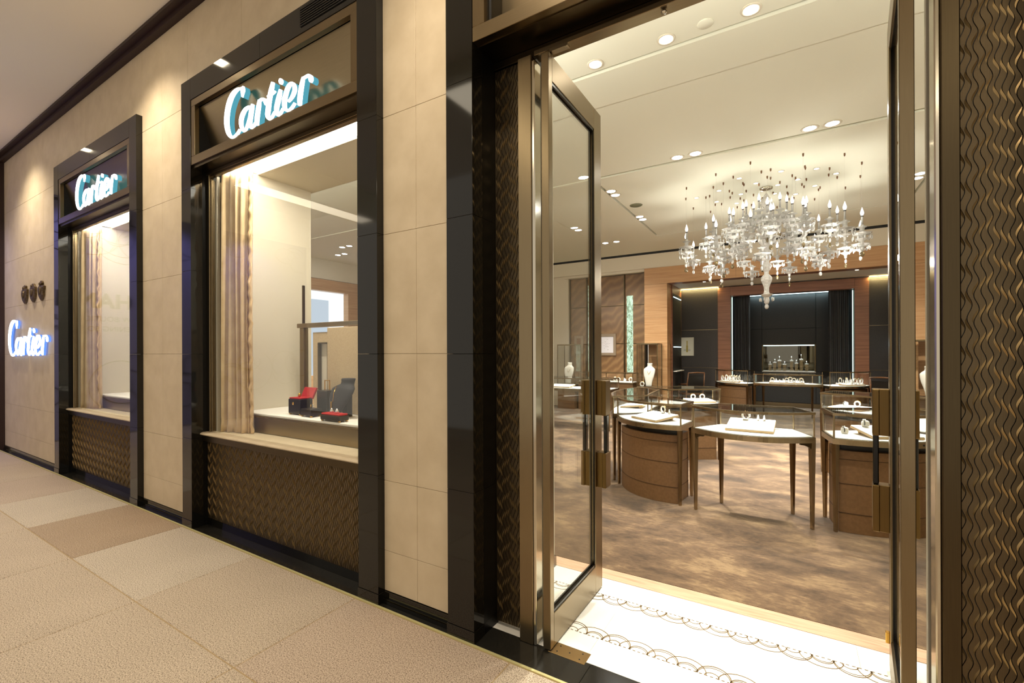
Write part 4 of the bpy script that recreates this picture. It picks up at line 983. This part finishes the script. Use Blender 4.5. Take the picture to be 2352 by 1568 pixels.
# side chair by the right end of the alcove
def chair(label, x, y, rz):
    t = thing('wooden_chair', label, 'chair', (x, y, .004), rz)
    for sx in (-.22,.22):
        MB().tube([(sx,.22,0),(sx,.21,.42),(sx*.98,.26,.70),(sx*.95,.31,.95)], [.016,.02,.018,.014], 8).ob('rear_leg', M['chair'], t)
        MB().tube([(sx,-.2,0),(sx,-.2,.62)], [.015,.02], 8).ob('front_leg', M['chair'], t)
        MB().tube([(sx,-.24,.625),(sx,0,.64),(sx,.23,.66)], .018, 8).ob('armrest', M['chair'], t)
    MB().cbox(-.23,.23,-.21,.23,.38,.43,.008).ob('seat_frame', M['chair'], t); MB().cbox(-.21,.21,-.20,.2,.43,.48,.02).ob('seat', M['boxblack'], t)
    MB().tube([(-.21,.31,.945),(0,.325,.955),(.21,.31,.945)], .017, 8).ob('top_rail', M['chair'], t); MB().cbox(-.19,.19,.285,.305,.56,.88,.008).ob('backrest', M['boxblack'], t)
chair('dark wooden armchair before the dark wall at the right of the alcove', 1.72, 9.95, 2.6)
chair('dark wooden armchair before the dark wall at the left of the alcove', -2.2, 10.55, -2.5)

# ------------------------------------------------------------------ shop window display (nearer window)
bd = thing('display_backdrop', 'bronze framed linen doorway backdrop standing on the nearer window platform', 'backdrop', (-3.3, .70, .982))
MB().cbox(-.60,1.0,-.03,.03,.745,.785,.003).ob('top_bar', M['bronze_h'], bd)
for x0,x1 in ((-.572,-.512),): MB().cbox(x0,x1,-.02,.03,0,.745,.003).ob('post', M['bronze'], bd)
MB().cbox(-.565,-.545,0,.02,.785,1.14,.002).ob('thin_post', M['bronze_dark'], bd)
ln = MB(); ln.cbox(-.39,-.31,-.01,.02,0,.70,.002); ln.cbox(-.31,-.18,-.01,.02,.60,.70,.002); ln.cbox(-.155,1.0,-.035,.02,0,.735,.003); ln.cbox(-.18,-.155,-.01,.02,0,.70,.001); ln.ob('linen_panel', M['linen'], bd)
MB().box(-.312,-.17,.022,.03,0,.60).ob('door_panel', M['cream'], bd)
ed = MB(); ed.box(-.316,-.308,-.014,.02,0,.605); ed.box(-.316,-.178,-.014,.02,.597,.607); ed.box(-.186,-.178,-.014,.02,0,.605); ed.ob('door_lining', M['bronze_dark'], bd)
nb = bust('navy_bust', 'navy velvet necklace bust with a gold pendant in the nearer shop window', (-3.06,.53,.982), M['navy'], None, .31, .135)
nb.rotation_euler.z = -.12
MB().tube([(-.06,-.03,.25),(-.045,-.066,.19),(-.02,-.086,.13)], .0025, 6).ob('pendant_chain', M['gold'], nb); MB().cbox(-.026,-.014,-.106,-.092,.05,.13,.003).ob('pendant', M['gold'], nb)
def jbox(label, loc, w, d, h, kind, rz=0):
    t = thing('jewel_box', label, 'box', loc, rz)
    MB().cbox(-w/2,w/2,-d/2,d/2,.008,h,.004).ob('case', M['boxblack'], t)
    tr_ = MB()
    for sx in (-1,1):
        for sy in (-1,1): tr_.cbox(sx*(w/2-.012)-.008,sx*(w/2-.012)+.008,sy*(d/2-.012)-.008,sy*(d/2-.012)+.008,0,.012,.002)
    tr_.ob('gold_feet', M['gold'], t)
    if kind == 'open':
        MB().cbox(-w/2+.006,w/2-.006,-d/2+.006,d/2-.006,h,h+.012,.003).ob('red_lining', M['red'], t)
        MB().cbox(-w/2,w/2,0,.02,0,.10,.003).xf(Matrix.Translation((0,d/2-.01,h))@Matrix.Rotation(-.45,4,'X')).ob('lid', M['red'], t)
        MB().ellip((0,-.01,h+.03), .012,.012,.018,8,6).ob('ring', M['gold'], t); MB().lathe([(.012,0),(.012,.002)], 10, (0,0,0)).xf(Matrix.Translation((-.01,-d/2-.001,h*.72))@Matrix.Rotation(PI/2,4,'X')).ob('gold_badge', M['gold'], t)
    elif kind == 'tray':
        MB().cbox(-w/2+.004,w/2-.004,-d/2+.004,d/2-.004,h,h+.014,.005).ob('red_lining', M['red'], t)
        for x in (-.03,.03): MB().lathe([(.016,0),(.014,.02),(.004,.035),(0,.036)], 10, (x,0,h+.014)).ob('ring', M['silver'], t)
    elif kind == 'frame':
        f = MB()
        for q in ((-.035,-.028,0,.085),(.028,.035,0,.085),(-.035,.035,.078,.085)): f.cbox(q[0],q[1],-.004,.004,h+q[2],h+q[3],.001)
        f.ob('gold_frame', M['gold'], t)
    else:
        MB().lathe([(.010,0),(.004,.03),(0,.032)], 8, (0,0,h)).ob('ring_finger', M['gold'], t)
    return t
jbox('black jewel box with its red lid open, leftmost in the window display', (-3.53,.46,.982), .16, .12, .13, 'open')
jbox('low black jewel box in front of the tall one in the window display', (-3.33,.42,.982), .14, .10, .065, 'ring')
jbox('tall black jewel box topped with a gold frame in the window display', (-3.34,.58,.982), .13, .11, .20, 'frame')
jbox('flat black jewel box with a red lining before the navy bust', (-2.95,.354,.982), .22, .09, .045, 'tray', 0)

# ------------------------------------------------------------------ ceiling lights
def downlight(x, y, label, group, lens, e=0, color=NEUT, r=.055, tilt=(0,0,0), z=ZC, sz=1.9, rim=True):
    t = thing('ceiling_downlight', label, 'downlight', (x, y, z), 0, group)
    MB().lathe([(r*.82,-.001),(r*.86,-.006),(r*1.12,-.006),(r*1.18,0)], 20).ob('trim_ring', M['white'], t)
    MB().lathe([(0,-.003),(r*.8,-.003),(r*.82,-.001)], 16).ob('lens', lens, t)
    if e: lamp('downlight_spot', 'SPOT', (0,0,-.02), e, color, t, tilt, spot_size=sz, spot_blend=.7, shadow_soft_size=r*.6)
    return t
for x, w in ((-1.41,'leftmost'),(-.824,'middle'),(-.232,'rightmost')):
    downlight(x, 1.80, '%s of the three bright downlights just inside the entrance' % w, 'entrance downlights', M['lens'], L_DOOR, NEUT, .06, (-.12,0,0), ZC, 1.0)
downlight(.36, 1.80, 'bright entrance downlight hidden above the right door', 'entrance downlights', M['lens'], L_DOOR, NEUT, .06, (-.12,0,0), ZC, 1.0)
prs = [(-1.217,4.15,-1.0,4.15,'front left pair over the ring'),(.193,4.14,.398,4.14,'front right pair over the ring'),(-2.33,4.85,-2.33,5.05,'left side pair, near end'),(-2.33,6.40,-2.33,6.6,'left side pair, far end'),(1.55,6.45,1.55,6.65,'right side pair, far end'),(1.55,4.85,1.55,5.05,'right side pair, near end'),(-3.56,8.0,-3.3,8.0,'pair before the walnut wall'),(-8.9,5.1,-8.65,5.1,'pair far left, seen through the display window'),(-9.7,5.6,-9.45,5.6,'second pair far left, seen through the display window'),(-5.4,3.9,-5.2,3.9,'pair behind the display windows')]
for x0,y0,x1,y1,l in prs:
    for k,(x,y) in enumerate(((x0,y0),(x1,y1))):
        z = ZC+.012 if y < 4.25 and y > 2.5 else ZC
        downlight(x, y, '%s ceiling downlight of the %s' % (('first','second')[k], l), 'ceiling downlight pairs', M['lens_cool'], (L_PAIR if k == 0 else L_PAIR*.6)*((1.5 if x > -3 else .55) if y > 6 else 1), (1,.97,.88), .075, ((.35 if y > 6 else .1) if k else -.05, 0, 0), z, 1.7 if y > 6 else 1.25)
for x,y in ((-1.74,9.75),(1.17,9.75)): downlight(x, y, 'small downlight in the %s end of the portal soffit' % ('left' if x < 0 else 'right'), 'soffit downlights', M['lens_small'], 14, WARM, .04, (0,0,0), 3.15, 1.2)
dt = thing('smoke_detector', 'round grey speaker grille in the ceiling left of the chandelier', 'speaker', (-2.2,5.72,ZC)); MB().lathe([(0,-.012),(.085,-.012),(.10,-.006),(.105,0)], 20).ob('grille', M['grey'], dt)
dt2 = thing('access_cap', 'round white cover plate in the ceiling near the entrance', 'cover plate', (-.535,1.78,ZC)); MB().lathe([(0,-.006),(.055,-.006),(.06,0)], 20).ob('plate', M['ceil'], dt2)

# ------------------------------------------------------------------ chandelier
CHX, CHY = -.30, 5.95
ch = thing('chandelier', 'large crystal chandelier of suspended candle lustres over the showcase ring', 'chandelier', (CHX, CHY, 0))
col = [(0,2.19),(.02,2.20),(.035,2.225),(.03,2.25),(.02,2.275),(.03,2.30),(.06,2.325),(.088,2.345),(.04,2.36),(.033,2.40),(.036,2.45),(.052,2.50),(.075,2.56),(.074,2.60),(.05,2.63),(.032,2.65),(.032,2.69),(.05,2.715),(.064,2.76),(.05,2.80),(.036,2.825),(.042,2.86),(.064,2.90),(.07,2.95),(.055,3.0),(.04,3.03),(.04,3.07),(.10,3.12),(.12,3.16),(.07,3.22),(.04,3.26),(.12,3.30),(.14,3.335),(.05,3.38),(.05,3.43),(.10,3.47),(.12,3.505),(.05,3.54),(.045,3.60),(.07,3.66),(.085,3.71),(.07,3.77),(.04,3.81),(.02,3.85),(0,3.87)]
MB().lathe(col, 16, (0,0,0), False, .06).ob('crystal_column', M['crystal_cut'], ch)
MB().lathe([(0,3.93),(.085,3.93),(.09,3.95),(0,3.95)], 20).ob('canopy', M['steel'], ch)
MB().tube([(0,0,3.85),(0,0,3.94)], .006, 6).ob('main_cable', M['wire'], ch)
dr = MB()
for k in range(10):
    a = 2*PI*k/10; dr.ellip((.09*math.cos(a),.09*math.sin(a),2.27), .012,.012,.03,6,4)
dr.ellip((0,0,2.165),.03,.03,.04,10,6); stuff(dr.ob('lowest_drops', M['crystal'], ch))
# lustre mesh pieces, origin at the dish
lus = MB()
lus.lathe([(0,-.10),(.012,-.09),(.016,-.05),(.05,-.03),(.058,-.02),(.02,-.008),(.02,.012),(.075,.03),(.088,.042),(.03,.05),(.018,.07),(.022,.10),(.05,.115),(.02,.125),(.013,.14)], 12, (0,0,0), False, .05)
lus_me = lus.mesh('lustre_dish', M['crystal'])
cd = MB().lathe([(.010,.135),(.010,.235),(.0125,.24)], 8); cd_me = cd.mesh('candle_tube', M['crystal'])
fl_ = MB().lathe([(.004,.24),(.015,.262),(.017,.28),(.010,.31),(.003,.335),(0,.345)], 10); fl_me = fl_.mesh('flame_bulb', M['bulb'])
sk = MB().lathe([(.012,.232),(.012,.245)], 8); sk_me = sk.mesh('bulb_socket', M['boxblack'])
dp = MB()
for k in range(9):
    a = 2*PI*k/9; rr = .082; dp.ellip((rr*math.cos(a),rr*math.sin(a),-.012), .010,.010,.027,6,4); dp.ellip((rr*math.cos(a),rr*math.sin(a),.025), .005,.005,.007,4,3)
dp.ellip((0,0,-.135), .018,.012,.030,8,6)
dp_me = dp.mesh('crystal_drops', M['crystal'])
am = MB().ellip((0,0,-.20), .021,.014,.032,8,6).mesh('amber_drop', M['smoky'])
wr_me = MB().tube([(0,0,0),(0,0,1)], .0007, 4).mesh('suspension_wire', M['wire'])
an_me = MB().lathe([(.004,-.04),(.010,-.025),(.010,0)], 8, (0,0,0)).mesh('ceiling_anchor', M['chair'])
pos = []
rc = random.Random(9)
for k in range(14): a = 2*PI*(k+.3)/14; pos.append((1.16*math.cos(a)+rc.uniform(-.06,.06), 1.16*math.sin(a)+rc.uniform(-.06,.06), 2.98+rc.uniform(-.06,.07), 1))
for k in range(12): a = 2*PI*(k+.1)/12; pos.append((.84*math.cos(a)+rc.uniform(-.04,.04), .84*math.sin(a)+rc.uniform(-.04,.04), 3.14+rc.uniform(-.04,.05), 1))
for k in range(10): a = 2*PI*(k+.6)/10; pos.append((.52*math.cos(a), .52*math.sin(a), 3.27+rc.uniform(-.03,.05), 1))
for k in range(6): a = 2*PI*(k+.2)/6; pos.append((.27*math.cos(a), .27*math.sin(a), 3.42+rc.uniform(-.02,.04), 1))
for k in range(9): a = 2*PI*(k+.7)/9; pos.append((.78*math.cos(a), .78*math.sin(a), 2.80+rc.uniform(-.03,.03), 0))
for k in range(8): a = 2*PI*(k+.2)/8; pos.append((.46*math.cos(a), .46*math.sin(a), 3.03+rc.uniform(-.03,.03), 0))
for i,(x,y,z,cnd) in enumerate(pos):
    c = lnk('candle_lustre' if cnd else 'drop_lustre', lus_me, ch, (x,y,z), rc.uniform(0,2)); c.scale = (1.25,1.25,1.12)
    stuff(lnk('crystal_drops', dp_me, c))
    if i % 2: lnk('amber_drop', am, c)
    if cnd: lnk('candle_tube', cd_me, c); lnk('bulb_socket', sk_me, c); lnk('flame_bulb', fl_me, c)
    w = lnk('suspension_wire', wr_me, ch, (x,y,z+(.12 if cnd else .12))); w.scale = (1,1,ZC-z-.12)
    lnk('ceiling_anchor', an_me, ch, (x,y,ZC))
for k in range(6):
    a = PI/3*k+.4; lamp('added_uplight', 'SPOT', (1.05*math.cos(a), 1.05*math.sin(a), 2.72), L_CHAN, (1,.98,.86), ch, (PI-.25*math.sin(a),.25*math.cos(a)*-1,0), spot_size=2.9, spot_blend=1.0, shadow_soft_size=.12)  # upward spots added among the lustres to brighten the ceiling
for k in range(5):
    a = PI*.4*k; lamp('bulb_light', 'POINT', (.95*math.cos(a), .95*math.sin(a), 2.72), 9, (1,.95,.86), ch, shadow_soft_size=.05)
spots = [(-.97,-.09),(.85,-.12),(-.72,.29),(.62,.28),(-.31,-.64),(.61,-.47),(-.62,-.25),(.2,-.62),(-.12,-.3),(.4,-.15),(-.35,.1),(.1,.35),(-.1,.62),(.38,.55),(-.45,.55),(.15,-.05),(-.05,.1)]
spots.sort()
for i,(x,y) in enumerate(spots):
    downlight(CHX+x, CHY+y, 'small ceiling spotlight among the chandelier wires, '+ORD[i], 'small spotlights over the chandelier', M['lens_small'], 17, NEUT, .035, (0,0,0), ZC, 1.1)
